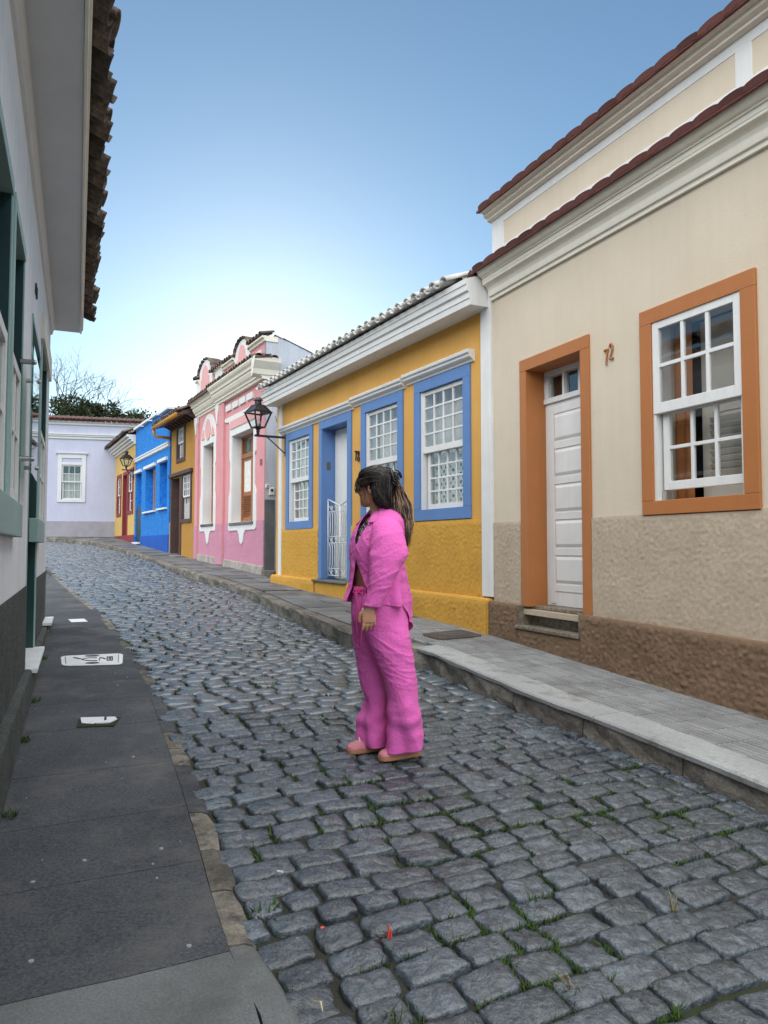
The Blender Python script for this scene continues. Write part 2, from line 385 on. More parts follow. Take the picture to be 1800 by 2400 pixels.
# left pavement: one slab after another, fine joints between them
LC = [-2.4, .4, 1.3, 2.29, 2.93, 3.5, 4.17, 5.0, 5.7, 6.35, 7.3, 7.9, 8.9, 10.2, 11.6, 13.5, 16, 19]
for a_, b_ in zip(LC, LC[1:]):
    b = MB(); k = max(2, int((b_-a_)/.2)); tp = []; 
    for i in range(k+1):
        t = a_+.0025+(b_-a_-.005)*i/k; o, nn = along(KL, t, t+.1, 1, -1)[0][1:]; e = fl(t)+Vector((-.12, -.05)); tp.append((o+nn*.104, e))
    rings = []
    for A, B in tp:
        rings.append([(A.x+(B.x-A.x)*j/6, A.y+(B.y-A.y)*j/6, zleft(A.x+(B.x-A.x)*j/6, A.y+(B.y-A.y)*j/6)+.004*noise.noise((A.x*3+j, A.y*3, 4))) for j in range(7)]+[(B.x, B.y, zleft(B.x, B.y)-.06), (A.x, A.y, zleft(A.x, A.y)-.06)])
    b.loft(rings); b.build('paving_slab', M_cem if b_ < 2.3 else M_asph, pav_l)

# right pavement: small grooved tiles near, larger slabs farther up
TL = .205
def groove_mesh(seed):
    b = MB(); h = TL/2-.003; n = 5; w = 2*h/n
    b.box(-h, h, -h, h, -.03, -.002)
    for i in range(n): b.box(-h+i*w+.0035, -h+(i+1)*w-.0035, -h+.002, h-.002, -.004, .0025)
    return b
M_groove = mat('tile_groove', (.64, .65, .64), .85, .12, 6, .3, 80, rand=.1)
def groove_tile():
    me = groove_mesh(0).mesh('paving_tile', M_ptile); me.materials.append(M_groove)
    for p in me.polygons:
        if p.normal.z > .9 and p.center.z < 0: p.material_index = 1
    return me
GT = groove_tile()
def tile_at(x, y, z, a, sx, sy):
    h = .06; gx = (zright(x+h, y)-zright(x-h, y))/(2*h); gy = (zright(x, y+h)-zright(x, y-h))/(2*h)
    n = Vector((-gx+rk.uniform(-.012, .012), -gy+rk.uniform(-.012, .012), 1)).normalized(); X = Vector((math.cos(a), math.sin(a), 0)); X = (X-n*X.dot(n)).normalized(); Y = n.cross(X)
    return Matrix(((X.x*sx, Y.x*sy, n.x, x), (X.y*sx, Y.y*sy, n.y, y), (X.z*sx, Y.z*sy, n.z, z), (0, 0, 0, 1)))
t = 1.6-TL*9
while t < 7.6:
    a = kr(t); ee = Vector((.9109, .4126)); wdt = (fr(t)-a).dot(ee); u = .245+TL/2
    while u < wdt+.1:
        p = a+ee*u; ang = math.atan2(ee.y, ee.x)
        put('paving_tile', GT, pav_r).matrix_basis = tile_at(p.x, p.y, zright(p.x, p.y)-.016+rk.uniform(-.002, .002), ang, 1, 1)
        u += TL
    t += TL
b0 = MB(); b0.box(-.5, .5, -.5, .5, -.03, 0); SL = b0.mesh('paving_slab', M_slate)
t = 7.75
while t < 31:
    st = rk.uniform(.42, .6); a = kr(t); ee = along(KR, t, t+.1, 1, 1)[0][2]; wdt = (fr(t)-a).dot(ee); u = .17
    while u < wdt:
        w = rk.uniform(.38, .62); p = a+ee*(u+w/2)
        o = put('paving_slab', SL, pav_r); o.matrix_basis = tile_at(p.x, p.y, zright(p.x, p.y)-.02+rk.uniform(-.006, .004), math.atan2(ee.y, ee.x)+rk.uniform(-.02, .02), w-.012, st-.012)
        u += w
    t += st
# ------------------------------------------------------------------ house materials
M_white = mat('white_paint', (0.714, 0.714, 0.700), .6, .05, 3, .15, 60, streak=0.08)
M_whitewall = mat('white_wall', (.78, .80, .82), .85, .08, 1.8, .35, 45, dirt=((.5, .5, .48), 3, .6, .85), streak=0.16)
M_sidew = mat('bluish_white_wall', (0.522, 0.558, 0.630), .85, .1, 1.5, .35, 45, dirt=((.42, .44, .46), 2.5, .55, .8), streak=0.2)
M_tan = mat('tan_wall', (0.623, 0.539, 0.423), .85, .045, 1.5, .22, 60, dirt=((.58, .49, .35), .8, .5, .9), streak=0.045)
M_tan2 = mat('taupe_stucco', (0.456, 0.372, 0.279), .9, .08, 3, .25, 70, speck=.10, sps=.5)
M_brown = mat('brown_stucco', (.185, .120, .075), .9, .14, 3, .3, 60, speck=.2, sps=.5)
M_cream = mat('cream_cornice', (0.773, 0.732, 0.630), .7, .05, 2, .15, 60, streak=0.06)
M_orange = mat('orange_paint', (0.418, 0.157, 0.048), .45, .06, 2, .08, 30, spec=.4, streak=0.06)
M_granite = mat('granite', (.24, .20, .15), .5, .3, 14, .1, 60, speck=.3, dirt=((.1, .09, .075), 22, .45, .62))
M_yel = mat('yellow_wall', (0.644, 0.354, 0.092), .85, .06, 1.5, .2, 60, dirt=((.60, .30, .055), .9, .5, .9), streak=0.06)
M_yel2 = mat('yellow_stucco', (.58, .315, .055), .9, .09, 3, .25, 70, speck=.12, sps=.5)
M_blue = mat('blue_paint', (0.110, 0.216, 0.460), .5, .06, 2, .1, 30, spec=.4, streak=0.045)
M_pink = mat('pink_wall', (.64, .295, .31), .85, .06, 2, .3, 60, dirt=((.66, .29, .30), 1.2, .5, .9), streak=0.08)
M_mauve = mat('mauve_stucco', (0.558, 0.257, 0.351), .9, .08, 3, .8, 40, bump2=.5, bs2=20)
M_palepink = mat('pale_pink', (.68, .37, .365), .85, .05, 2, .2, 60)
M_ochre = mat('ochre_wall', (0.428, 0.223, 0.047), .85, .1, 2, .3, 60, dirt=((.40, .22, .05), 1.6, .5, .85), streak=0.18)
M_dkwood = mat('dark_brown_wood', (.085, .05, .042), .6, .15, 4, .2, 30)
M_bluew = mat('blue_stucco', (0.017, 0.189, 0.570), .8, .12, 3, .9, 26, speck=.25, sps=.5, bump2=.9, bs2=11)
M_bluer = mat('blue_reveal', (.02, .26, .72), .7, .06, 2)
M_blued = mat('deep_blue', (.012, .09, .40), .8, .12, 3, .7, 30)
M_yf = mat('pale_yellow_wall', (0.594, 0.396, 0.126), .85, .08, 2, .3, 60, streak=0.08)
M_dkred = mat('dark_red_paint', (.22, .035, .04), .6, .1, 3)
M_lav = mat('lavender_wall', (0.447, 0.464, 0.585), .85, .05, 1.5, .25, 60, streak=0.08)
M_greyd = mat('grey_dado', (0.297, 0.288, 0.324), .9, .1, 3, .6, 40)
M_wood = mat('varnished_wood', (.30, .105, .03), .4, .2, 5, .1, 40, spec=.5)
M_stoneb = mat('stone_base', (.34, .31, .28), .9, .3, 5, .8, 30, rand=.15)
M_dkgreen = mat('dark_green_paint', (.005, .036, .036), .4, .15, 3, .1, 30, spec=.5, streak=0.3)
M_teal = mat('pale_teal_paint', (.27, .40, .38), .55, .1, 3, .2, 30)
M_gdado = mat('grey_roughcast', (.155, .17, .16), .9, .2, 3, .9, 90, speck=.3, sps=.5, bump2=.7, bs2=45, bd=1.2)
M_soff = mat('soffit_board', (.62, .64, .66), .7, .06, 2, .1, 40)
M_marble = mat('white_marble', (.72, .73, .74), .4, .1, 5, 0, 20, dirt=((.5, .52, .54), 9, .5, .8))
M_iron = mat('black_iron', (.012, .013, .014), .45, .2, 8, .1, 60, spec=.5)
M_steel = mat('brushed_steel', (.55, .55, .55), .3, .05, 5, metal=1.0)
M_tileo = mat('old_roof_tile', (.15, .115, .088), .9, .35, 9, .7, 40, speck=.25, rand=.55, dirt=((.03, .028, .026), 12, .45, .66))
M_tiler = mat('red_roof_tile', (.135, .05, .042), .85, .25, 6, .5, 40, rand=.3, dirt=((.06, .04, .036), 14, .5, .75))
M_tileb = mat('brown_roof_tile', (.19, .125, .10), .9, .3, 6, .5, 40, rand=.35, dirt=((.045, .04, .038), 6, .4, .7))
M_tilew = mat('painted_tile', (0.540, 0.531, 0.504), .8, .12, 8, .4, 50, rand=.08, dirt=((.42, .40, .36), 9, .55, .8))
M_lace = mat('lace_cloth', (.74, .74, .74), .9, .08, 8, .6, 60)
M_curt2 = mat('grey_curtain', (.40, .39, .38), .9, .15, 6, .5, 30)
M_white2 = mat('soft_white_paint', (0.567, 0.581, 0.594), .6, .05, 3, .15, 60)
M_curt = mat('curtain_cloth', (.72, .70, .66), .9, .12, 6, .5, 30)
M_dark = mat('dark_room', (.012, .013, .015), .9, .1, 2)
M_paleroom = mat('shutter_cream', (.62, .59, .52), .7, .06, 3)
M_green = mat('green_glass', (.06, .17, .09), .3, .1, 5); M_mar = mat('maroon_glass', (.10, .035, .035), .3, .1, 5)
G_pane = glass_mat('window_glass'); G_lamp = glass_mat('lamp_glass', (.95, .96, .96), 1.3); G_acr = glass_mat('acrylic_sheet', (.72, .86, .82), 2.2)

# lace: little holes in a regular pattern
def lace_nodes(m, k):
    n = m.node_tree.nodes; l = m.node_tree.links; p = n['Principled BSDF']
    tc = n.new('ShaderNodeTexCoord'); sp = n.new('ShaderNodeSeparateXYZ'); l.new(tc.outputs['Object'], sp.inputs[0]); pr = None
    for ax in (0, 2):
        a = n.new('ShaderNodeMath'); a.operation = 'MULTIPLY'; l.new(sp.outputs[ax], a.inputs[0]); a.inputs[1].default_value = k
        s_ = n.new('ShaderNodeMath'); s_.operation = 'SINE'; l.new(a.outputs[0], s_.inputs[0])
        if pr is None: pr = s_.outputs[0]
        else:
            q = n.new('ShaderNodeMath'); q.operation = 'MULTIPLY'; l.new(pr, q.inputs[0]); l.new(s_.outputs[0], q.inputs[1]); pr = q.outputs[0]
    r = n.new('ShaderNodeMath'); r.operation = 'LESS_THAN'; l.new(pr, r.inputs[0]); r.inputs[1].default_value = .42
    l.new(r.outputs[0], p.inputs['Alpha'])
lace_nodes(M_lace, 62)

# ------------------------------------------------------------------ house helpers (local x along the front, y into the house)
UNIT = {}
def unit(m):
    if m.name not in UNIT:
        b = MB(); b.box(-.5, .5, -.5, .5, -.5, .5); UNIT[m.name] = b.mesh('pane', m)
    return UNIT[m.name]
def pane(par, x0, x1, y, z0, z1, m=None, th=.004, name='pane'):
    return put(name, unit(m or G_pane), par, ((x0+x1)/2, y, (z0+z1)/2), scale=(x1-x0, th, z1-z0))
def sash(win, x0, x1, z0, z1, y, nc, nr, m, st=.045, mu=.02, dp=.035, bot=None, name='sash'):
    b = MB(); bt = bot or st
    b.box(x0, x0+st, y, y+dp, z0, z1); b.box(x1-st, x1, y, y+dp, z0, z1); b.box(x0+st, x1-st, y+.001, y+dp-.001, z0, z0+bt); b.box(x0+st, x1-st, y+.001, y+dp-.001, z1-st, z1)
    xs = [x0+st+(x1-x0-2*st)*i/nc for i in range(nc+1)]; zs = [z0+bt+(z1-z0-st-bt)*i/nr for i in range(nr+1)]
    for x in xs[1:-1]: b.box(x-mu/2, x+mu/2, y+.006, y+dp-.006, z0+bt, z1-st)
    for z in zs[1:-1]: b.box(x0+st, x1-st, y+.007, y+dp-.007, z-mu/2, z+mu/2)
    b.build(name, m, win, bevel=.003)
    for i in range(nc):
        for j in range(nr): pane(win, xs[i]+mu*.4*(i > 0), xs[i+1]-mu*.4*(i < nc-1), y+dp*.5, zs[j]+mu*.4*(j > 0), zs[j+1]-mu*.4*(j < nr-1))
def frame(b, x0, x1, z0, z1, w, yf, yb, sill=None):
    sill = sill or w
    b.box(x0, x0+w, yf, yb, z0+sill, z1-w); b.box(x1-w, x1, yf, yb, z0+sill, z1-w)
    b.box(x0, x1, yf+.001, yb, z1-w, z1); b.box(x0, x1, yf+.001, yb, z0, z0+sill)
    return b
def curtain(win, x0, x1, z0, z1, y, m, amp=.018, per=.09, name='curtain'):
    b = MB(); n = max(8, int((x1-x0)/per*6)); ph = R.uniform(0, 6)
    for z in (z0, (z0+z1)/2, z1):
        for i in range(n+1):
            x = x0+(x1-x0)*i/n; b.v.append((x, y+amp*math.sin(x/per*6.28+ph+.4*math.sin(x*23)), z))
    k = n+1; b.f = [(j*k+i, j*k+i+1, (j+1)*k+i+1, (j+1)*k+i) for j in range(2) for i in range(n)]
    return b.build(name, m, win, smooth=True, recalc=False)
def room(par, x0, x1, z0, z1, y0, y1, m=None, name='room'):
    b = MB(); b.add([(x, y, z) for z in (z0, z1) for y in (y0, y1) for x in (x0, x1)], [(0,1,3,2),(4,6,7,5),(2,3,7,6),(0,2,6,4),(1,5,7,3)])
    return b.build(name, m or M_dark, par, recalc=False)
def cornice_prof(pts, back=.1): return pts+[(back, pts[-1][1]), (back, pts[0][1])]
TM = {}
def tile_mesh(r, L, m, key, n=8, th=.014, taper=.82):
    if key in TM: return TM[key]
    b = MB(); rings = []
    for y, k in ((0, 1), (L, taper)):
        out = [(r*k*math.cos(math.pi*i/n), y, r*k*math.sin(math.pi*i/n)*.85) for i in range(n+1)]
        inn = [((r*k-th)*math.cos(math.pi*i/n), y, (r*k-th)*math.sin(math.pi*i/n)*.85) for i in range(n, -1, -1)]
        rings.append(out+inn)
    b.loft(rings); TM[key] = b.mesh('roof_tile', m, True)
    bm_ = TM[key]; bm_.polygons.foreach_set('use_smooth', [len(p.vertices) == 4 and abs(p.normal.y) < .9 for p in bm_.polygons])
    return TM[key]
def tile_row(par, x0, x1, y, z, pitch, r, L, m, key, slope=.32, chan=True, jit=.012, rng=None, name='roof_tile'):
    rng = rng or R; c = tile_mesh(r, L, m, key); n = max(1, int(round((x1-x0)/pitch)))
    for i in range(n):
        x = x0+(x1-x0)*(i+.5)/n
        if chan:   # trough tile below, upside down
            put(name, c, par, (x-pitch/2, y-.03+rng.uniform(-jit, jit), z+r*.5), (-slope, math.pi+rng.uniform(-.09, .09), rng.uniform(-.05, .05)))
        put(name, c, par, (x, y+rng.uniform(-jit, jit), z+r*.30), (slope, rng.uniform(-.05, .05), rng.uniform(-.04, .04)))
def roof_sheet(par, x0, x1, y0, y1, z0, z1, pitch, m, name='roof', amp=.05):
    b = MB(); n = int((x1-x0)/pitch*6); rows = 8
    for j in range(rows+1):
        for i in range(n+1):
            x = x0+(x1-x0)*i/n; y = y0+(y1-y0)*j/rows; b.v.append((x, y, z0+(z1-z0)*j/rows+amp*math.cos(i/6*6.283)+.02*noise.noise((x*2, y*2, 3))))
    k = n+1; b.f = [(j*k+i, j*k+i+1, (j+1)*k+i+1, (j+1)*k+i) for j in range(rows) for i in range(n)]
    return b.build(name, m, par, smooth=True, recalc=False)
def stroke(b, pts, r=.011, y=-.012, n=6): b.tube([(x, y, z) for x, z in pts], r, n)
def digit(d, x, z, w, h):
    P = {'7': [[(0, .86), (.12, 1), (.5, .95), (.95, 1), (.62, .55), (.45, .1), (.5, 0)]],
         '2': [[(.05, .78), (.2, .97), (.55, 1.0), (.85, .84), (.8, .6), (.4, .3), (.05, .04), (.35, .1), (.7, 0), (1, .1)]],
         '8': [[(.5, .54), (.14, .72), (.2, .94), (.5, 1), (.82, .93), (.86, .72), (.5, .54), (.08, .32), (.1, .08), (.5, 0), (.92, .09), (.92, .33), (.5, .54)]]}[d]
    return [[(x+px*w, z+pz*h) for px, pz in s] for s in P]

def roughcast(par, m, x0, x1, zlo, zhi, y, cell, amp, sc, holes=(), name='roughcast'):
    # thrown plaster: a real relief over the flat wall
    b = MB(); nx, nz_ = int((x1-x0)/cell), int((zhi((x0+x1)/2)-zlo)/cell); k = nx+1
    for j in range(nz_+1):
        for i in range(k):
            x = x0+(x1-x0)*i/nx; z = zlo+(zhi(x)-zlo)*j/nz_
            e = noise.noise((x*sc, z*sc*1.25, 3+y)); f = noise.noise((x*sc*2.3+7, z*sc*2.6, 1)); g_ = noise.noise((x*sc*4.7, z*sc*5, 9))
            d = amp*(.35+.9*e*abs(e)*1.6+.55*abs(f)+.3*g_); ed = min(1, min(i, nx-i, nz_-j)/2)
            b.v.append((x, y-max(0, d)*ed-.001, z))
    for j in range(nz_):
        for i in range(nx):
            xa, za = x0+(x1-x0)*(i+.5)/nx, zlo+(zhi(x0)-zlo)*(j+.5)/nz_
            if any(h_[0] < xa < h_[1] and h_[2] < za < h_[3] for h_ in holes): continue
            b.f.append((j*k+i, j*k+i+1, (j+1)*k+i+1, (j+1)*k+i))
    return b.build(name, m, par, smooth=True, recalc=False, merge=False)

# ================================================================== beige house, number 72
A_T, A_Y, A_P, A_O, A_B, A_F, A_L, A_W = -1.1455, -1.0634, -1.06076, -1.04345, -1.04874, -1.07475, .24874, 1.9710
h = thing('house', 'tall beige house numbered 72 with orange door and window frames', 'house', (1.1533, 7.57, 0), A_T, 'houses along the street')
XE = 7.0
DO = (.595, 1.409, .93, 3.225); WO = (2.245, 3.05, 1.85, 3.235)
MB().wall(0, XE, 1.75, 5.08, 0, .3, [DO, WO, (4.3, 5.1, 1.85, 3.235)]).build('wall', M_tan, h)
MB().wall(0, XE, .85, 1.752, -.012, .3, [(.5, 1.5, .9, 1.8), (2.12, 3.15, 1.74, 1.9)]).build('wall_base', M_tan2, h)
pl = MB(); pz = lambda x: .945-.016*x
for a, b_ in ((-.01, .5), (1.42, XE)):
    pl.prism([(a, -.4), (b_, -.4), (b_, pz(b_)), (a, pz(a))], -.075, .12)
pl.prism([(.5, -.4), (1.42, -.4), (1.42, .715), (.5, .735)], -.074, .12)
pl.build('plinth', M_brown, h, bevel=.015)
roughcast(h, M_brown, -.005, .495, .30, lambda x: pz(x)-.008, -.0755, .011, .014, 30); roughcast(h, M_brown, 1.425, 5.6, .1, lambda x: pz(x)-.008, -.0755, .011, .016, 30); roughcast(h, M_brown, .5, 1.42, .30, lambda x: .712, -.0745, .012, .014, 30)
roughcast(h, M_tan2, .0, 5.6, .84, lambda x: 1.75, -.0125, .0125, .0075, 34, [(.485, 1.53, 0, 3), (2.1, 3.17, 1.73, 3), (4.16, 5.23, 1.73, 3)])
st = MB(); st.box(.49, 1.43, -.10, .11, .715, .745)
st.build('step', M_granite, h, bevel=.004)
st = MB(); st.box(.5, .52, -.07, .2, .745, .93); st.box(1.40, 1.42, -.07, .2, .745, .93); st.box(.52, 1.40, .08, .2, .745, .905); st.box(.52, 1.40, .05, .25, .905, .935)
st.build('doorstep', M_granite, h, bevel=.003)
fr_ = MB(); fr_.box(.497, .600, -.022, .25, .925, 3.22); fr_.box(1.404, 1.517, -.022, .25, .9, 3.22); fr_.box(.497, 1.517, -.023, .25, 3.22, 3.337)
fr_.build('door_frame', M_orange, h, bevel=.004)
dr = MB().box(.602, 1.402, .215, .26, .94, 2.90).build('door', M_white, h)
for i in range(6):
    z = 2.65-i*.342
    if z-.125 < .96: break
    b = MB(); x0, x1, z0, z1 = .735, 1.30, z-.125, z+.125
    b.add([(x0, .214, z0), (x1, .214, z0), (x1, .214, z1), (x0, .214, z1), (x0+.028, .202, z0+.028), (x1-.028, .202, z0+.028), (x1-.028, .202, z1-.028), (x0+.028, .202, z1-.028)],
          [(0,1,5,4),(1,2,6,5),(2,3,7,6),(3,0,4,7),(4,5,6,7),(3,2,1,0)])
    b.build('panel', M_white, dr, bevel=.004)
b = MB(); b.box(.66, .735, .207, .2149, .96, 2.88); b.box(1.30, 1.36, .207, .2149, .96, 2.88)
for i in range(7): b.box(.7351, 1.2999, .2075, .2149, 2.65-i*.342+.125+.012, 2.65-i*.342+.342-.125-.012) if i < 6 else None
b.build('stile', M_white, dr, bevel=.003)
tr = MB(); tr.box(.602, 1.402, .19, .27, 2.90, 2.95); tr.box(.602, 1.402, .20, .27, 3.17, 3.222); tr.box(.602, .66, .2, .27, 2.95, 3.17); tr.box(1.35, 1.402, .2, .27, 2.95, 3.17)
for x in (.872, 1.102): tr.box(x, x+.03, .205, .265, 2.95, 3.17)
tr = tr.build('transom', M_white, h, bevel=.003)
for a, b_ in ((.66, .872), (.902, 1.102), (1.132, 1.35)): pane(tr, a, b_, .24, 2.95, 3.17)
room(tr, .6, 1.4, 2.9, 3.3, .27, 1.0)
def tan_window(x):
    w = frame(MB(), x+2.118, x+3.155, 1.745, 3.34, .118, -.024, .14, .106).build('window', M_orange, h, bevel=.004)
    MB().box(x+2.236, x+2.26, -.005, .16, 1.852, 3.222).build('jamb', M_white, w); MB().box(x+3.02, x+3.036, -.005, .16, 1.852, 3.222).build('jamb', M_white, w)
    sash(w, x+2.24, x+3.033, 2.515, 3.225, -.012, 3, 2, M_white, .06, .028, .04, .08)
    sash(w, x+2.285, x+3.03, 1.93, 2.56, .04, 3, 2, M_white, .055, .026, .04, .065)
    MB().box(x+2.27, x+2.31, .04, .09, 1.853, 1.925).build('latch', M_steel, w)
    sh = MB(); sh.box(x+2.42, x+2.96, .30, .335, 1.80, 3.22); sh.box(x+2.52, x+2.86, .292, .30, 2.5, 3.05); sh.box(x+2.5, x+2.88, .288, .30, 1.84, 1.96)
    sh = sh.build('shutter', M_paleroom, w, bevel=.006)
    for i in range(9): put('louver', unit(M_paleroom), sh, (x+2.69, .285, 2.05+i*.05), (.6, 0, 0), (.36, .008, .045))
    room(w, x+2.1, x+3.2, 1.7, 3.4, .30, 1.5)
    curtain(w, x+2.26, x+2.42, 1.85, 3.22, .2, M_orange, .01); curtain(w, x+2.98, x+3.05, 1.85, 3.22, .26, mat('navy_cloth', (.02, .03, .07), .9), .008)
tan_window(0); tan_window(2.06)
cp = [(-.028, 4.10), (-.03, 4.135), (-.05, 4.14), (-.055, 4.16)]+[(-.055-.06*(1-math.cos(k)), 4.16+.09*math.sin(k)) for k in (.4, .8, 1.2, 1.57)]+[(-.125, 4.255), (-.125, 4.275), (-.13, 4.28), (-.13, 4.315), (-.145, 4.318), (-.145, 4.33)]+[(-.145-.055*math.sin(k), 4.33+.07*(1-math.cos(k))) for k in (.4, .8, 1.2, 1.57)]+[(-.205, 4.41)]
MB().sweep(cornice_prof(cp), .0, XE).build('cornice', M_cream, h)
b = MB(); b.loft([[(.112*math.cos(math.pi*i/8), y, .026*math.sin(math.pi*i/8)*(1-.2*k)) for i in range(9)]+[(-.112, y, -.03), (.112, y, -.03)] for k, y in enumerate((0, .26))]); TB = b.mesh('roof_tile', M_tiler)
n = int(XE/.205)
rr = random.Random(2)
for zz, yy in ((4.42, -.25), (5.085, -.175)):
    for i in range(n):
        x = (i+.5)*XE/n
        put('roof_tile', TB, h, (x, yy, zz-.01), (.35, rr.uniform(-.05, .05), rr.uniform(-.02, .02)), (1, 1, .9))
    MB().sweep([(yy+.012, zz-.02), (yy+.3, zz+.07), (yy+.3, zz+.03), (yy+.012, zz-.045)], -.06, XE).build('tile_bed', M_tiler, h)
pb = MB(); pb.wall(.0, XE, 4.42, 5.06, -.005, .05, [(.219, 3.03, 4.635, 4.875), (3.163, 5.9, 4.635, 4.875)])
pb.build('parapet_frame', M_white, h, bevel=.004)
MB().sweep(cornice_prof([(-.02, 4.955), (-.05, 4.965), (-.05, 4.985), (-.09, 5.0), (-.09, 5.03), (-.13, 5.045), (-.13, 5.085)]), -.03, XE).build('parapet_cornice', M_cream, h)
MB().box(-.006, .02, .06, .2, 4.6, 4.9).build('parapet_panel', M_tan, h)
MB().box(.0, XE, .05, .3, 4.9, 5.09).build('parapet_top', M_white, h)
b = MB()
for s_ in digit('7', 1.705, 3.02, .045, .13)+digit('2', 1.765, 3.05, .045, .135): stroke(b, s_, .008, -.01)
b.build('house_number', M_orange, h)
roof_sheet(h, 0, XE, .05, 4, 5.0, 5.9, .2, M_tiler)
MB().box(0, XE, 1.7, 6, -.5, 4.9).build('house_body', M_whitewall, h)

# ================================================================== yellow house, number 78
h = thing('house', 'low yellow house numbered 78 with blue window frames and white eaves', 'house', (-2.0209, 13.2803, 0), A_Y, 'houses along the street')
L = 6.533; X0 = .139
HW = [(.625, 1.80, 1.80, 3.485), (3.515, 4.68, 1.80, 3.51), (4.957, 6.135, 1.815, 3.525)]
holes = [(a+.13, b_-.13, c+.13, d-.13) for a, b_, c, d in HW]
HD = (2.17, 3.08, 1.0, 3.36)
MB().wall(X0, L-.18, 1.80, 4.06, 0, .3, holes+[HD]).build('wall', M_yel, h)
MB().wall(.447, L-.18, .9, 1.806, -.014, .3, [(2.07, 3.2, .9, 1.9)]+[(a, b_, c-.005, d) for a, b_, c, d in HW]).build('wall_base', M_yel2, h)
MB().box(X0, .30, -.004, .3, .9, 1.8).build('corner_strip', M_yel, h)
MB().box(.299, .447, -.03, .2, .97, 4.05).build('pilaster', M_white, h, bevel=.004); MB().box(L-.178, L, -.035, .2, .98, 4.3).build('pilaster', M_white, h, bevel=.004)
b = MB(); pz = lambda x: 1.005-.006*x
b.prism([(.1, .2), (2.06, .2), (2.06, pz(2)), (.1, pz(0))], -.095, .15); b.prism([(3.2, .2), (L-.02, .2), (L-.02, pz(L)), (3.2, pz(3))], -.095, .15); b.prism([(2.06, .2), (3.2, .2), (3.2, .965), (2.06, .965)], -.094, .15)
b.build('plinth', M_yel2, h, bevel=.03)
roughcast(h, M_yel2, .45, L-.18, .96, lambda x: 1.80, -.0145, .016, .011, 30, [(2.05, 3.215, 0, 3)]); roughcast(h, M_yel2, .105, 2.055, .55, lambda x: pz(x)-.035, -.0955, .018, .011, 30); roughcast(h, M_yel2, 3.205, L-.025, .45, lambda x: pz(x)-.035, -.0955, .016, .012, 30)
MB().box(2.03, 3.2, -.13, .25, .965, .995).build('step', M_slate, h, bevel=.006)
b = MB(); b.box(2.06, 2.172, -.022, .30, 1.0, 3.355); b.box(3.076, 3.21, -.022, .30, 1.0, 3.355); b.box(2.06, 3.21, -.023, .30, 3.355, 3.484)
b.build('door_frame', M_blue, h, bevel=.004)
dr = MB().box(2.175, 3.07, .225, .26, 1.0, 3.35).build('door', M_paleroom, h)
for i in range(9): put('plank', unit(M_white), dr, (2.222+i*.0985, .222, 2.18), None, (.094, .012, 2.33))
sw = MB(); sw.box(2.16, 2.179, .07, .13, 2.72, 2.84).build('bell_plate', mat('brass_green', (.10, .11, .07), .5), h)
def ledge(x0, x1, z, m=None):
    pr = [(-.02, 0), (-.03, .02), (-.055, .035), (-.075, .05), (-.078, .075), (-.10, .088), (-.105, .115), (-.09, .128)]
    b = MB(); b.sweep(cornice_prof([(y, z+q) for y, q in pr], .05), x0, x1); return b.build('window_ledge', m or M_white, h)
def tilted_ledge(x0, x1, z): return ledge(x0, x1, z)
ledge(.42, 1.81, 3.49); ledge(1.83, 3.28, 3.49); ledge(3.30, 4.74, 3.515); ledge(4.78, 6.21, 3.535)
def yel_window(i, x0, x1, z0, z1, lace):
    w = frame(MB(), x0, x1, z0, z1, .134, -.024, .12).build('window', M_blue, h, bevel=.004)
    a, c = x0+.136, x1-.136; zm = z0+.135+(z1-z0-.27)*.475
    MB().box(a, a+.03, .0, .16, z0+.135, z1-.135).build('jamb', M_white, w)
    MB().box(c-.022, c, .03, .16, z0+.135, zm).build('jamb', M_white, w)
    sash(w, a+.005, c-.003, zm, z1-.137, .015, 4, 4, M_white, .05, .022, .04, .075)
    sash(w, a+.06, c-.03, z0+.137, zm+.05, .06, 4, 4, M_white, .045, .022, .04, .06)
    curtain(w, a, c, zm-.1, z1-.1, .2, M_curt, .02, .13)
    if lace: curtain(w, a+.07, c, z0+.1, zm+.1, .16, M_lace, .008, .12, 'lace_curtain')
    else: curtain(w, a+.3, c, z0+.1, zm+.1, .17, mat('floral_cloth', (.45, .33, .33), .9, .6, 30), .02, .11)
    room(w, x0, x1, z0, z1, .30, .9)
for i, q in enumerate(HW): yel_window(i, *q, i > 0)
# white box eave
ev = [(.02, 4.045), (-.27, 4.035), (-.275, 4.10), (-.285, 4.105), (-.285, 4.165), (-.31, 4.18), (-.315, 4.24), (-.325, 4.245), (-.33, 4.30), (.02, 4.42)]
MB().sweep(ev, X0+.04, L-.035).build('eave_cornice', M_white, h)
rr = random.Random(4)
tile_row(h, X0+.1, L-.25, -.40, 4.325, .194, .072, .42, M_tilew, 'yelw', .38, True, .01, rr)
roof_sheet(h, X0+.05, L, -.2, 4.5, 4.40, 6.0, .194, M_tileo)
b = MB()
for s_ in digit('7', 3.32, 2.735, .055, .14)+digit('8', 3.40, 2.72, .06, .145): stroke(b, s_, .009, -.012)
b.build('house_number', M_iron, h)
MB().box(X0, L, 1.2, 6, -.5, 4.2).build('house_body', M_whitewall, h)
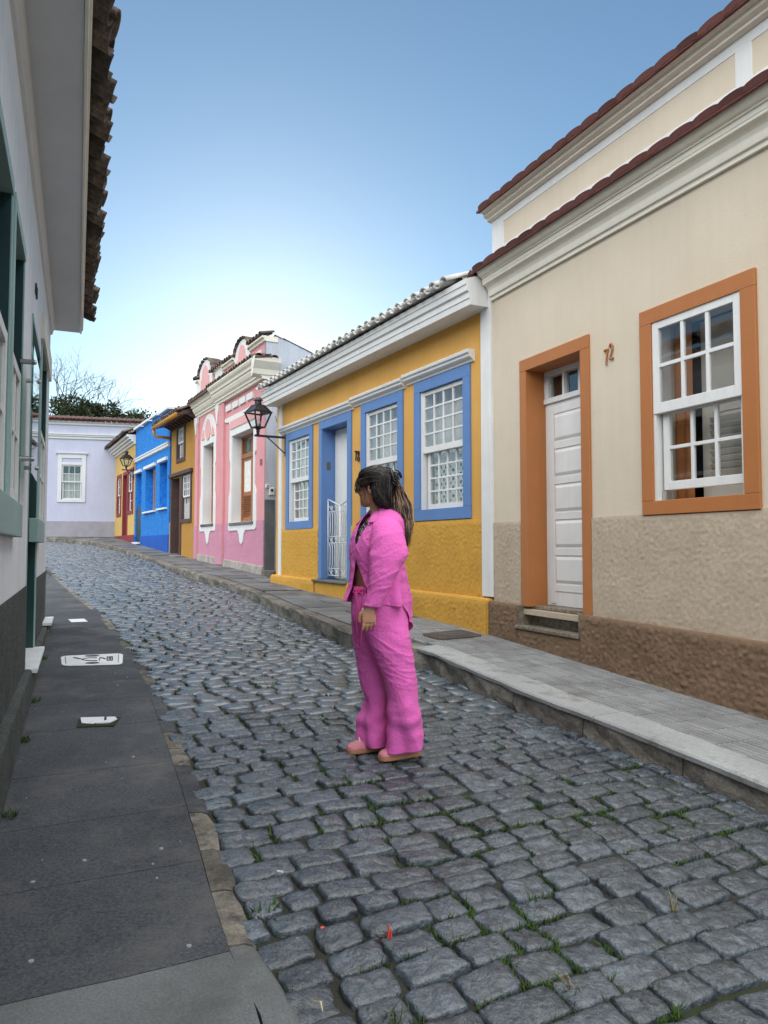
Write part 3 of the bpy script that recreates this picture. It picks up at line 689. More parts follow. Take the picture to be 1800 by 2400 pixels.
# wrought iron gate of two leaves in the doorway
M_wiron = mat('white_iron', (.62, .63, .63), .5, .1, 9)
gt = thing('iron_gate', 'white wrought iron double gate with scrollwork in the blue doorway', 'gate', (-2.0209, 13.2803, 0), A_Y)
def scroll(b, cx, cz, r, y, flip=1, turns=1.4):
    b.tube([(cx+flip*r*(1-k/14*.75)*math.cos(k/14*turns*6.283), y, cz+r*(1-k/14*.75)*math.sin(k/14*turns*6.283)) for k in range(15)], .006, 4)
for a, c, hi in ((2.185, 2.61, 0), (2.635, 3.065, 1)):
    b = MB(); y = .09
    zl, zr_ = (2.25, 2.13) if not hi else (2.13, 2.25)
    b.tube([(a, y, 1.03), (a, y, zl)], .012, 6); b.tube([(c, y, 1.03), (c, y, zr_)], .012, 6)
    b.tube([(a, y, zl), (c, y, zr_)], .011, 6)
    for z in (1.06, 1.165, 1.56, 1.66, 2.05): b.tube([(a, y, z), (c, y, z)], .009, 5)
    lf = b.build('gate_leaf', M_wiron, gt, smooth=True)
    n = 4
    for i in range(1, n+1):
        x = a+(c-a)*i/(n+1); k = (c-a)/(n+1)*.5
        for z0, z1 in ((1.165, 1.56), (1.66, 2.05)):
            bb = MB(); bb.tube([(x-k, y, z0), (x-k*.4, y, z0+.03), (x, y, z0+.08), (x, y, z1-.08), (x-k*.4, y, z1-.03), (x-k, y, z1)], .008, 5); bb.build('bar', M_wiron, lf, smooth=True)
    for z in (1.11, 1.61, 2.10):
        for j in (0, 1):
            sb = MB(); scroll(sb, a+(c-a)*(.3+.4*j), z, .045, y, 1-2*j); sb.tube([(a+(c-a)*(.08+.5*j), y, z+.04), (a+(c-a)*(.42+.5*j), y, z-.04)], .006, 4); sb.build('scroll', M_wiron, lf, smooth=True)
MB().box(2.11, 2.19, .08, .10, 1.93, 1.96).build('latch', M_wiron, gt)
# ================================================================== pink house
h = thing('house', 'pink house with white ornaments, scalloped gables and mauve lower wall', 'house', (-4.8154, 18.5844, 0), A_P, 'houses along the street')
L = 5.06
W1 = (.66, 1.60, 2.05, 4.02); W2 = (3.0, 4.46, 2.02, 3.95)
MB().wall(0, L, 2.03, 5.0, 0, .3, [W1, W2]).build('wall', M_pink, h)
MB().wall(0, L, .8, 2.032, -.012, .3, [(W1[0]-.01, W1[1]+.01, 2.0, 2.1), (W2[0]-.01, W2[1]+.01, 2.0, 2.1)]).build('wall_base', M_mauve, h)
MB().prism([(-.02, .6), (L+.01, .6), (L+.01, 1.12), (2.5, 1.23), (-.02, 1.33)], -.04, .1).build('stone_base', M_stoneb, h, bevel=.012)
b = MB(); b.box(1.93, 2.47, -.06, .05, 1.1, 4.80); b.build('pilaster', M_pink, h, bevel=.006); MB().box(-.02, .25, -.05, .05, 1.2, 4.80).build('pilaster', M_pink, h, bevel=.006)
b = MB(); b.box(1.935, 2.465, -.068, -.05, 1.1, 2.03); b.box(-.015, .245, -.058, -.04, 1.2, 2.03); b.build('pilaster_base', M_mauve, h)
def ring(b, outer, x0, x1, z0, z1, y0, y1):
    # surround: an outline with a rectangular hole, cut at mid height of the opening
    lo_ = [p for p in outer]
    b.prism(outer['left'], y0, y1); b.prism(outer['right'], y0, y1); b.prism(outer['top'], y0, y1); b.prism(outer['bottom'], y0, y1)
def surround(x0, x1, z0, z1, w, top, ear, tip):
    b = MB(); y0, y1 = -.03, .02; o = w
    for sgn, xe in ((-1, x0), (1, x1)):
        p = [(xe, z0), (xe, z1), (xe+sgn*o, z1), (xe+sgn*o, z1-.5), (xe+sgn*(o-.06), z1-.58), (xe+sgn*(o-.06), z0+.75), (xe+sgn*(o+.03), z0+.58), (xe+sgn*(o+.05), z0)]
        b.prism(p, y0, y1)
    c = (x0+x1)/2
    b.prism([(x0-o-.05, z0), (x1+o+.05, z0), (x1+o+.05, z0-.12), (x1+o, z0-.17), (c+.26, z0-.17), (c+.16, z0-.26), (c+.1, z0-.42), (c, tip), (c-.1, z0-.42), (c-.16, z0-.26), (c-.26, z0-.17), (x0-o, z0-.17), (x0-o-.05, z0-.12)], y0-.001, y1)
    b.prism(top, y0+.002, y1)
    return b.build('window_surround', M_white, h, bevel=.008)
arch = [(W1[0]-.22, 4.0), (W1[1]+.22, 4.0)]+[(1.13+.69*math.cos(k)*(1-.10*math.sin(2*k)**2), 4.02+.72*math.sin(k)**.85) for k in [math.pi*i/16 for i in range(17)]]
surround(*W1, .2, arch, 0, 1.55)
b = MB()
b.prism([(1.13+.22*math.cos(k), 4.36+.26*math.sin(k)) for k in [6.283*i/14 for i in range(14)]], -.045, -.02)
for sg in (-1, 1): b.prism([(1.13+sg*.30, 4.16), (1.13+sg*.56, 4.16), (1.13+sg*.50, 4.32), (1.13+sg*.36, 4.40)], -.045, -.02)
b.build('ornament_panel', M_palepink, h)
surround(*W2, .14, [(W2[0]-.14, 3.94), (W2[1]+.14, 3.94), (W2[1]+.14, 4.40), (W2[0]-.52, 4.40), (W2[0]-.52, 4.32), (W2[0]-.20, 4.28), (W2[0]-.14, 4.2)], 0, 1.55)
MB().box(W2[0]-.06, W2[1]+.1, -.045, 0, 4.10, 4.28).build('ornament_panel', M_palepink, h)
for i in range(4): put('ornament_square', unit(M_white), h, (2.73+i*.49+.02, -.01, 4.62), None, (.385, .05, .135))
b = MB()
for x in (2.02, .13): b.prism([(x-.13, 4.8), (x+.13, 4.8), (x+.12, 4.66), (x+.07, 4.55), (x+.02, 4.36), (x-.02, 4.36), (x-.07, 4.55), (x-.12, 4.66)], -.085, -.03)
b.build('pendant', M_white, h)
for q, wood in ((W1, 0), (W2, 1)):
    x0, x1, z0, z1 = q
    b = MB(); b.wall(x0-.03, x1+.03, z0-.03, z1+.03, -.012, .36, [(x0+.012, x1-.012, z0+.012, z1-.012)]); w = b.build('window', M_white, h)
    MB().box(x0-.06, x1+.05, -.06, .3, z0-.05, z0+.004).build('sill', M_slate, w, bevel=.006)
    wf = MB(); frame(wf, x0+.005, x1-.005, z0+.005, z1-.005, .065, .20, .26); wf.box(x0+.03, x1-.03, .19, .26, z0+1.42, z0+1.52); wf.box((x0+x1)/2-.04, (x0+x1)/2+.04, .201, .25, z0+.03, z1-.03)
    wf = wf.build('casement', M_wood, w, bevel=.004)
    for k in range(2):
        a = x0+.06+k*((x1-x0)/2-.02); c = a+(x1-x0)/2-.10
        bb = MB(); frame(bb, a, c, z0+.06, z0+1.44, .07, .215, .245); bb.box(a, c, .217, .244, z0+.60, z0+.68); bb.build('casement_leaf', M_wood, w)
        pane(w, a+.06, c-.06, .235, z0+.66, z0+1.40, M_curt)
        for j in range(9): put('louver', unit(M_wood), w, ((a+c)/2, .225, z0+.15+j*.053), (.7, 0, 0), (c-a-.13, .01, .055))
        for j, mm in enumerate((M_mar, M_green, M_mar)): pane(w, a+.04+j*(c-a-.06)/3, a+.02+(j+1)*(c-a-.06)/3, .23, z0+1.56, z1-.1, mm)
cp = [(-.02, 4.80), (-.03, 4.85), (-.06, 4.86), (-.06, 4.89), (-.10, 4.93), (-.13, 4.99), (-.13, 5.03), (-.16, 5.04), (-.17, 5.09), (-.21, 5.13), (-.23, 5.17), (-.23, 5.20)]
MB().sweep(cornice_prof(cp), 0, 2.0).build('cornice', M_cream, h)
MB().sweep(cornice_prof([(y-.06, z) for y, z in cp]), 1.93, L+.06).build('cornice', M_cream, h)
b = MB(); b.prism([(L, 4.82), (L+.08, 4.88), (L+.10, 4.98), (L+.14, 5.04), (L+.19, 5.12), (L+.20, 5.21), (L, 5.21)], -.285, .26); b.build('cornice_end', M_cream, h)
rr = random.Random(8)
TS_ = tile_mesh(.085, .3, M_tileb, 'pk', 6, .014)
for i in range(30): put('roof_tile', TS_, h, (.06+i*.172, -.30+.06*(i < 11)+rr.uniform(-.01, .01), 5.195), (.25, rr.uniform(-.06, .06), 0))
MB().sweep([(-.28, 5.19), (.05, 5.28), (.05, 5.2), (-.28, 5.15)], -.02, L+.2).build('tile_bed', M_tileb, h)
for i in range(3): put('roof_tile', TS_, h, (L+.22, -.2+i*.16, 5.20), (.2, 0, math.pi/2), (.9, .9, .8))
# parapet with its two gables
MB().box(0, L, .02, .28, 5.1, 5.62).build('parapet', M_pink, h)
def gable(x0, x1, base, sh, top):
    c = (x0+x1)/2; w = (x1-x0)/2
    out = [(x0, base), (x1, base), (x1, sh)]+[(c+w*.98*math.cos(k), sh+(top-sh)*math.sin(k)) for k in [math.pi*i/14 for i in range(15)]]+[(x0, sh)]
    MB().prism(out, -.005, .26).build('gable', M_white, h, bevel=.006)
    inn = [(c-w*.62, base+.02), (c+w*.62, base+.02), (c+w*.62, sh-.06), (c+w*.48, sh-.06)]+[(c+w*.46*math.cos(k), sh-.04+(top-sh)*.78*math.sin(k)) for k in [math.pi*i/12 for i in range(13)]]+[(c-w*.48, sh-.06), (c-w*.62, sh-.06)]
    MB().prism(inn, -.022, .0).build('gable_panel', M_palepink, h)
    for i in range(9):
        k = math.pi*(i+.5)/9
        put('roof_tile', TS_, h, (c+w*1.02*math.cos(k), -.06, sh+(top-sh)*1.05*math.sin(k)), (0, math.pi/2-k, 0), (.95, 1.1, .55))
gable(.12, 1.34, 5.15, 5.78, 6.16)
gable(3.12, 4.12, 5.15, 5.62, 5.96)
b = MB()
for x0, x1, z in ((1.62, 2.28, 5.70), (2.28, 3.12, 5.64), (4.12, L+.02, 5.64), (-.06, .2, 5.74)):
    b = MB(); b.sweep(cornice_prof([(.01, z-.07), (-.02, z-.06), (-.03, z-.02), (-.07, z), (-.07, z+.035)], .26), x0, x1); b.build('parapet_cornice', M_cream, h)
MB().box(1.66, 2.22, -.03, .2, 5.1, 5.64).build('parapet_pillar', M_white, h, bevel=.01); MB().box(-.05, .13, -.03, .2, 5.1, 5.68).build('parapet_pillar', M_white, h, bevel=.01)
for a, c, z in ((2.47, 3.09, 5.395), (4.15, 4.80, 5.385), (.4, 1.2, 5.32)): put('parapet_panel', unit(M_white), h, ((a+c)/2, .01, z), None, (c-a, .04, .14))
for a, c, z in ((1.36, 3.1, 5.69), (4.15, L+.05, 5.69), (-.1, .2, 5.82)):
    n = max(2, int((c-a)/.17))
    for i in range(n): put('roof_tile', TS_, h, (a+(c-a)*(i+.5)/n, -.10, z+rr.uniform(-.01, .01)), (.25, rr.uniform(-.08, .08), 0))
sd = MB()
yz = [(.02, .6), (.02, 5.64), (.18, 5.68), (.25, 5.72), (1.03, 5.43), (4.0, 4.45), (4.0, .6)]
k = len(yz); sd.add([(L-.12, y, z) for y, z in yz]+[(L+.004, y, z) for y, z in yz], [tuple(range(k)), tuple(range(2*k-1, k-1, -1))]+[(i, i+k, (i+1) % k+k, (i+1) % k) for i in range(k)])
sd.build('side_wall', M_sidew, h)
MB().box(L, L+.03, .0, .21, .8, 2.43).build('side_wall_base', M_slate, h, bevel=.01)
for i in range(22): put('coping_tile', TS_, h, (L-.05, .2+i*.17, 5.70-(max(0, i*.17-.05))*.335), (-.3, 0, 0), (.8, .7, .6))
MB().box(.1, L-.12, 1.0, 5, -.2, 5.0).build('house_body', M_whitewall, h)
b = MB(); stroke(b, [(4.84, 3.13), (4.84, 3.24), (4.87, 3.24), (4.87, 3.13), (4.84, 3.13)], .008, -.01, 4); stroke(b, [(4.90, 3.13), (4.90, 3.24), (4.93, 3.24), (4.93, 3.13), (4.90, 3.13)], .008, -.01, 4); stroke(b, [(4.84, 3.185), (4.87, 3.185)], .007, -.01, 4); stroke(b, [(4.90, 3.185), (4.93, 3.185)], .007, -.01, 4)
b.build('house_number', mat('dull_mauve_metal', (.28, .14, .16), .6), h)
# narrow side passage: gate, meter box, bell
sx = Vector((math.cos(A_P), math.sin(A_P))); sy = Vector((-sx.y, sx.x)); PO = Vector((-4.8154, 18.5844))
def P3(x, y, z): q = PO+sx*x+sy*y; return (q.x, q.y, z)
g = thing('side_gate', 'narrow grey metal gate with scrolls in the passage beside the pink house', 'gate', P3(L+.03, .30, 1.05), A_P)
M_grmet = mat('grey_metal', (.33, .32, .31), .6, .1, 5)
MB().box(0, .62, -.01, .02, 0, .55).build('panel', M_grmet, g, bevel=.004)
for i in range(6): put('bar', unit(M_grmet), g, (.04+i*.11, .0, 1.25), None, (.018, .018, 1.4))
for z in (.56, 1.2, 1.9): put('rail', unit(M_grmet), g, (.31, 0, z), None, (.62, .025, .025))
sb = MB()
for i in range(5):
    for z in (.75, 1.0, 1.4, 1.7): scroll(sb, .1+i*.105, z, .05, 0, 1-2*(i % 2))
sb.build('scroll', M_grmet, g, smooth=True)
b = MB()
for i in range(5): b.tube([(.0+.12*i, 0, 3.0), (-.12+.12*i, -.02, 3.45)], .008, 4)
tag(b.build('spike_guard', M_iron), 'row of slanting iron spikes above the passage beside the pink house', 'spike guard').location = P3(L+.14, .3, .62)
bx_ = thing('meter_box', 'small cream meter box with round dial on the white side wall', 'meter box', P3(L+.004, .14, 2.52), A_P)
MB().box(0, .05, -.05, .05, 0, .15).build('case', M_curt, bx_, bevel=.006)
dl = MB(); dl.lathe([(.028, 0), (.028, .01), (.001, .012)], 0, 0, 12); o = dl.build('dial', M_iron, bx_); o.rotation_euler = (0, math.pi/2, 0); o.location = (.05, 0, .09)
bx_ = thing('door_bell', 'tiny beige bell unit on the white side wall above meter box', 'door bell', P3(L+.004, .06, 2.66), A_P)
MB().box(0, .04, -.04, .04, 0, .07).build('case', M_curt, bx_, bevel=.005); MB().box(.04, .045, -.012, .012, .02, .045).build('button', M_iron, bx_)
MB().slab([(0, 0), (.7, 0), (.7, .6), (0, .6)], -.2, 0).build('threshold', M_kerb, g, bevel=.01).location = (-.02, -.35, .0)

# ================================================================== ochre house with brown woodwork
h = thing('house', 'small ochre house with dark brown door, white sash windows and gutter', 'house', (-6.151, 20.896, 0), A_O, 'houses along the street')
L = 2.52; OW = (1.28, 2.12, 2.25, 3.44); OU = (.72, 1.42, 3.95, 4.80); OD = (.16, 1.08, 1.25, 3.44)
MB().wall(0, L, .9, 5.15, 0, .3, [OW, OU, OD]).build('wall', M_ochre, h)
MB().box(-.03, 2.3, -.09, .05, 3.47, 3.57).build('lintel_beam', M_dkwood, h, bevel=.008)
b = MB(); b.box(.05, .17, -.03, .3, 1.2, 3.47); b.box(1.05, 1.2, -.03, .3, 1.2, 3.47); b.build('door_frame', M_dkwood, h)
dr = MB().box(.16, 1.06, .2, .25, 1.3, 3.45).build('door', M_dkwood, h)
for i in range(5): put('plank', unit(M_dkwood), dr, (.25+i*.18, .196, 2.35), None, (.168, .012, 2.1))
MB().box(.25, .28, .16, .19, 2.45, 2.48).build('handle', M_steel, dr)
MB().box(-.05, 1.25, -.28, .25, 1.0, 1.27).build('doorstep', M_stoneb, h, bevel=.02)
MB().box(-.1, .04, -.02, .2, .9, 2.2).build('corner_post', M_stoneb, h, bevel=.01)
def small_sash(q, fm, nc, nr, par, shut=0, w=.1):
    x0, x1, z0, z1 = q; a = frame(MB(), x0-w, x1+w, z0-w, z1+w, w+.004, -.03, .14).build('window', fm, par)
    zm = z0+(z1-z0)*.5
    sash(a, x0, x1, zm, z1, .01, nc, nr, M_white, .04, .02, .035); sash(a, x0+.02, x1-.02, z0, zm+.04, .05, nc, nr, M_white, .04, .02, .035)
    if shut:
        for j in range(shut): put('louver', unit(M_white), a, ((x0+x1)/2, .045, z0+.05+j*.05), (.5, 0, 0), (x1-x0-.1, .01, .045))
    room(a, x0-.05, x1+.05, z0-.05, z1+.05, .2, .7, M_curt if shut == 0 else None)
    return a
small_sash(OW, M_dkwood, 4, 3, h, 8); small_sash(OU, M_dkwood, 4, 1, h, 0)
b = MB(); b.sweep([(.3, 5.30), (-.50, 4.93), (-.50, 4.90), (-.46, 4.88), (.3, 5.1)], -.08, L+.04); b.build('eave_board', M_dkwood, h)
for i in range(9): put('rafter', unit(M_dkwood), h, (.1+i*.3, -.2, 4.96), (-.42, 0, 0), (.07, .62, .09))
b = MB(); b.sweep([(-.48+.065*math.cos(k), 4.93+.065*math.sin(k)) for k in [math.pi+math.pi*i/8 for i in range(9)]]+[(-.415+.0, 4.945), (-.545, 4.945)], -.22, L)
b.tube([(-.15, -.48, 4.88), (-.15, -.47, 4.74), (-.12, -.42, 4.68), (-.10, -.02, 4.66)], .042, 8); b.build('gutter', mat('gutter_orange', (.50, .24, .05), .5), h, smooth=True)
tile_row(h, -.05, L+.1, -.52, 4.97, .2, .085, .4, M_tileo, 'och', .4, True, .015, rr)
roof_sheet(h, -.1, L+.1, -.2, 3, 5.08, 6.0, .2, M_tileo)
MB().box(0, L, 1.0, 4, 0, 4.95).build('house_body', M_whitewall, h)

# ================================================================== blue house
h = thing('house', 'bright blue rough plastered house with white caps and deep set openings', 'house', (-8.7118, 25.3241, 0), A_B, 'houses along the street')
L = 4.95; BD = (.16, 1.05, 1.66, 4.04); B1 = (1.70, 3.13, 2.64, 4.05); B2 = (3.72, 4.65, 2.66, 4.07)
MB().wall(0, L, 1.86, 5.45, 0, .4, [BD, B1, B2]).build('wall', M_bluew, h)
MB().wall(0, L, .9, 1.865, -.03, .4, [(BD[0], BD[1], 1.66, 2.0)]).build('wall_base', M_blued, h, bevel=.01)
cb = MB(); wb = MB()
for a, c, z in ((-.02, .95, 5.58), (1.25, 2.2, 5.58), (2.55, 3.4, 5.58)):
    cb.box(a, c, .001, .4, 5.44, z); wb.box(a-.06, c+.06, -.09, .42, z, z+.08)
cb.box(3.9, L, .002, .4, 5.44, 5.52); wb.box(3.82, L+.06, -.10, .42, 5.52, 5.60)
cb.build('parapet_block', M_bluew, h); wb.build('parapet_cap', M_white, h, bevel=.008)
for a, c, z in ((-.0, .9, 5.44),): pass
MB().sweep(cornice_prof([(-.005, 4.43), (-.05, 4.45), (-.05, 4.52), (-.07, 4.53), (-.07, 4.57)], .05), 0, L).build('band', M_white, h)
for q in (BD, B1, B2): MB().box(q[0]-.10, q[1]+.08, -.07, .05, q[3]-.01, q[3]+.085).build('lintel', M_white, h, bevel=.006)
for q in (B1, B2): MB().box(q[0]-.12, q[1]+.08, -.08, .3, q[2]-.05, q[2]+.004).build('sill', M_white, h, bevel=.006)
MB().box(BD[0]-.1, BD[1]+.05, -.1, .3, 1.60, 1.665).build('doorstep', M_white, h, bevel=.006)
MB().box(BD[0], BD[1], .3, .34, 1.66, 4.04).build('door', M_bluer, h)
for q in (B1, B2):
    w = frame(MB(), *q, .07, .26, .34).build('window', M_bluer, h)
    for k in range(2):
        a = q[0]+.07+k*(q[1]-q[0]-.14)/2; c = a+(q[1]-q[0]-.14)/2
        MB().box(a+.01, c-.01, .28, .31, q[2]+.08, q[3]-.08).build('shutter', M_bluer if k == 0 or q is B2 else M_ochre, w, bevel=.004)
MB().box(B1[1]-.35, B1[1]-.31, .02, .30, B1[2]+.02, B1[3]-.1).build('open_shutter', M_ochre, h)
MB().box(BD[0]+.05, BD[1]-.03, .03, .06, 1.72, 2.9).build('low_gate', M_dkgreen, h)
MB().box(0, L, .4, 5, 0, 5.3).build('house_body', M_whitewall, h)
roof_sheet(h, 0, L, .3, 5, 5.35, 6.5, .2, M_tileo)

# ================================================================== far yellow house with dark red frames
h = thing('house', 'far pale yellow house with dark red door and window frames', 'house', (-10.8942, 29.3382, 0), A_F, 'houses along the street')
L = 4.5; F1 = (.65, 1.48, 2.80, 4.20); FD = (2.15, 3.0, 1.85, 4.2); F2 = (3.22, 4.2, 2.80, 4.2)
MB().wall(0, L, 1.9, 5.4, 0, .3, [F1, F2, FD]).build('wall', M_yf, h)
MB().wall(0, L, 1.2, 1.93, -.03, .3, [(FD[0], FD[1], 1.8, 2)]).build('wall_base', M_dkred, h, bevel=.01)
b = MB(); frame(b, 2.03, 3.12, 1.8, 4.31, .13, -.03, .14); b.build('door_frame', M_dkred, h)
MB().box(2.15, 3.0, .16, .2, 1.85, 4.2).build('door', M_dkred, h)
small_sash(F1, M_dkred, 2, 2, h, 0, .12); small_sash(F2, M_dkred, 2, 2, h, 0, .12)
b = MB()
for i, (y, z) in enumerate(((-.06, 5.12), (-.14, 5.2), (-.22, 5.28), (-.30, 5.36))): b.box(-.1-.04*i, L+.05, y, .05, z, z+.083)
b.build('eave_cornice', M_white, h)
tile_row(h, -.3, L+.1, -.42, 5.46, .2, .085, .42, M_tileo, 'yf', .42, True, .02, rr)
roof_sheet(h, -.3, L+.1, -.25, 4.5, 5.5, 7.2, .2, M_tileo)
MB().box(0, L, 1.0, 5, 0, 5.35).build('house_body', M_whitewall, h)

# ================================================================== lavender house closing the street
h = thing('house', 'lavender house with grey base and white window closing the street', 'house', (-13.4966, 28.6804, 0), A_L, 'houses along the street')
LW = (.655, 1.405, 3.40, 4.79)
MB().wall(-5, 4.2, 2.53, 6.45, 0, .3, [LW]).build('wall', M_lav, h)
MB().box(-5, 4.2, -.03, .3, 1.2, 2.53).build('wall_base', M_greyd, h, bevel=.01)
MB().sweep(cornice_prof([(-.02, 5.81), (-.05, 5.84), (-.05, 5.90), (-.09, 5.94), (-.09, 5.98), (-.12, 6.0), (-.12, 6.05)], .05), -5, 4.2).build('band', M_white2, h)
MB().sweep(cornice_prof([(-.02, 6.38), (-.06, 6.41), (-.06, 6.46), (-.12, 6.5), (-.12, 6.54)], .2), -5, 4.2).build('cornice', M_white2, h)
w = frame(MB(), .505, 1.555, 3.285, 5.20, .15, -.04, .12, .11); w.box(.64, 1.42, -.035, .1, 4.78, 4.88); w = w.build('window', M_white2, h, bevel=.005)
MB().box(.655, 1.405, -.012, .06, 4.88, 5.06).build('header_panel', M_lav, w)
MB().sweep(cornice_prof([(-.04, 5.19), (-.06, 5.21), (-.09, 5.25), (-.09, 5.28)], .05), .44, 1.62).build('window_ledge', M_white2, w)
zm = 4.08
sash(w, .66, 1.40, zm, 4.78, .0, 3, 2, M_white2, .05, .02, .035); sash(w, .675, 1.385, 3.40, zm+.04, .04, 3, 2, M_white2, .05, .02, .035)
curtain(w, .66, 1.4, 3.4, 4.45, .14, M_curt2, .02, .1)
room(w, .5, 1.55, 3.3, 4.9, .3, 1)
tile_row(h, -5, 4.2, -.17, 6.55, .2, .09, .42, M_tiler, 'lav', .3, True, .008, rr)
roof_sheet(h, -5, 4.2, -.05, 4, 6.6, 7.4, .2, M_tileb)
MB().box(-5, 4.2, 1.2, 6, 0, 6.4).build('house_body', M_lav, h)
b = MB(); b.slab([(-20, 26.2), (-13.0, 28.1), (-12.2, 28.9), (-10.6, 29.2), (-12.4, 29.5), (-22, 27.5)], 1.6, lambda x, y: 1.90+.0*x); kind(b.build('pavement', M_slate), 'structure')

# ================================================================== white house along the left pavement
h = thing('house', 'white house with dark green window reveals and tiled overhanging eave', 'house', (-1.216, 2.0, 0), A_W, 'houses along the street')
LE = 7.25; WZ0, WZ1 = 1.74, 3.30
LWs = [(1.02, 1.76), (1.95, 2.70)]; LW2 = (5.14, 6.35); LD = (3.66, 4.86)
MB().wall(-3.5, LE, 1.21, 4.4, 0, .32, [(a, c, WZ0, WZ1) for a, c in LWs]+[(*LW2, WZ0, 3.42), (*LD, 1.0, 3.22), (-.6, .7, WZ0, WZ1)]).build('wall', M_whitewall, h)
MB().wall(-3.5, LE, .0, 1.215, -.008, .32, [(*LD, .6, 1.3)]).build('wall_base', M_gdado, h)
b = MB(); b.box(-3.5, 3.6, -.058, .1, -.3, .615); b.box(4.9, 7.0, -.058, .1, -.3, .62); b.box(3.6, 4.9, -.057, .3, -.3, .575); b.build('plinth', M_gdado, h, bevel=.02)
b = MB(); b.box(3.62, 4.92, -.092, .3, .575, .61); b.build('doorstep', M_marble, h, bevel=.006)
b = MB(); b.box(6.55, 7.3, -.10, .05, .63, .665); b.build('doorstep', M_marble, h, bevel=.005)
MB().box(6.6, 7.25, -.075, .05, .3, .63).build('step_bricks', M_beige, h, bevel=.01)
def green_window(q, z1):
    x0, x1 = q; z0 = WZ0
    w = MB(); w.box(x0-.07, x0+.003, -.012, .3, z0, z1); w.box(x1-.003, x1+.02, -.008, .05, z0, z1); w.box(x0-.07, x1+.02, -.013, .3, z1-.003, z1+.07)
    w = w.build('window', M_teal, h, bevel=.003)
    b = MB(); b.box(x1-.012, x1+.02, .0, .30, z0, z1); b.box(x0-.02, x0+.012, .0, .30, z0, z1); b.box(x0, x1, .05, .30, z1-.02, z1+.02); b.build('reveal', M_dkgreen, w)
    zm = z0+(z1-z0)*.52
    sash(w, x0+.02, x1-.11, z0+.02, zm, -.008, 2, 2, M_white, .06, .025, .04); sash(w, x0+.03, x1-.05, zm-.05, z1-.05, .13, 2, 2, M_dkgreen, .055, .025, .04)
    room(w, x0-.05, x1+.05, z0, z1, .31, 1.2)
for q in LWs: green_window(q, WZ1)
green_window(LW2, 3.42); green_window((-.6, .7), WZ1)
MB().box(.5, 2.34, -.05, .02, 1.555, 1.74).build('sill', M_teal, h, bevel=.006); MB().box(4.2, 5.45, -.05, .02, 1.54, 1.735).build('sill', M_teal, h, bevel=.006)
MB().box(4.98, 6.9, -.035, .01, 3.42, 3.66).build('lintel_board', M_cream, h, bevel=.004)
b = MB(); b.box(LD[0]-.02, LD[0]+.004, -.006, .3, .61, 3.22); b.box(LD[1]-.004, LD[1]+.05, -.012, .05, .61, 3.22); b.box(LD[0]-.02, LD[1]+.05, -.011, .3, 3.2, 3.25); b.build('door_frame', M_teal, h, bevel=.003)
MB().box(LD[1]-.012, LD[1]+.02, 0, .31, .61, 3.22).build('door_reveal', M_dkgreen, h)
dr = MB().box(LD[0], LD[1], .24, .29, .61, 3.22).build('door', M_dkgreen, h)
for i in range(7): put('plank', unit(M_dkgreen), dr, (LD[0]+.1+i*.165, .235, 1.9), None, (.15, .012, 2.5))
# eave: plastered soffit, mouldings, tiles
MB().box(-3.5, LE+.35, -.325, .05, 4.225, 4.26).build('soffit', M_soff, h)
MB().sweep([(.02, 4.06), (-.02, 4.08), (-.03, 4.12), (-.045, 4.15), (-.05, 4.224), (.02, 4.224)], -3.5, LE+.02).build('eave_molding', M_white2, h)
b = MB(); b.sweep([(-.328, 4.215), (-.345, 4.215), (-.35, 4.25), (-.36, 4.255), (-.365, 4.30), (-.325, 4.30)], -3.5, LE+.36); b.build('fascia', M_cream, h)
rr2 = random.Random(21)
tile_row(h, -3.4, LE+.3, -.465, 4.335, .245, .105, .46, M_tileo, 'left', .38, True, .034, rr2)
tile_row(h, -3.4, LE+.3, -.16, 4.475, .245, .102, .46, M_tileo, 'left', .38, True, .015, rr2)
roof_sheet(h, -3.5, LE+.3, -.2, 4.5, 4.5, 6.3, .245, M_tileo)
MB().box(-3.5, LE, 1.3, 6, -.5, 4.4).build('house_body', M_whitewall, h)
b = MB(); stroke(b, [(3.82, 3.47), (3.86, 3.55), (3.90, 3.47)], .008, -.01, 4); stroke(b, [(3.95, 3.47), (3.95, 3.55), (4.0, 3.55), (4.0, 3.47)], .008, -.01, 4); b.build('house_number', M_iron, h)
# acrylic plate on steel stand-offs
LX = Vector((math.cos(A_W), math.sin(A_W))); LY = Vector((-LX.y, LX.x)); LO = Vector((-1.216, 2.0))
def L3(x, y, z): q = LO+LX*x+LY*y; return (q.x, q.y, z)
sg = thing('sign_plate', 'clear acrylic sign plate on steel stand offs beside the green door', 'sign plate', L3(0, 0, 0), A_W)
MB().box(2.55, 3.24, -.078, -.068, 1.95, 2.73).build('plate', G_acr, sg)
for x in (2.61, 3.18):
    for z in (2.04, 2.64):
        b = MB(); b.lathe([(.016, 0), (.016, .082), (.012, .09), (.001, .092)], 0, 0, 10)
        o = b.build('stand_off', M_steel, sg, smooth=False); o.location = (x, 0, z); o.rotation_euler = (math.pi/2, 0, 0)

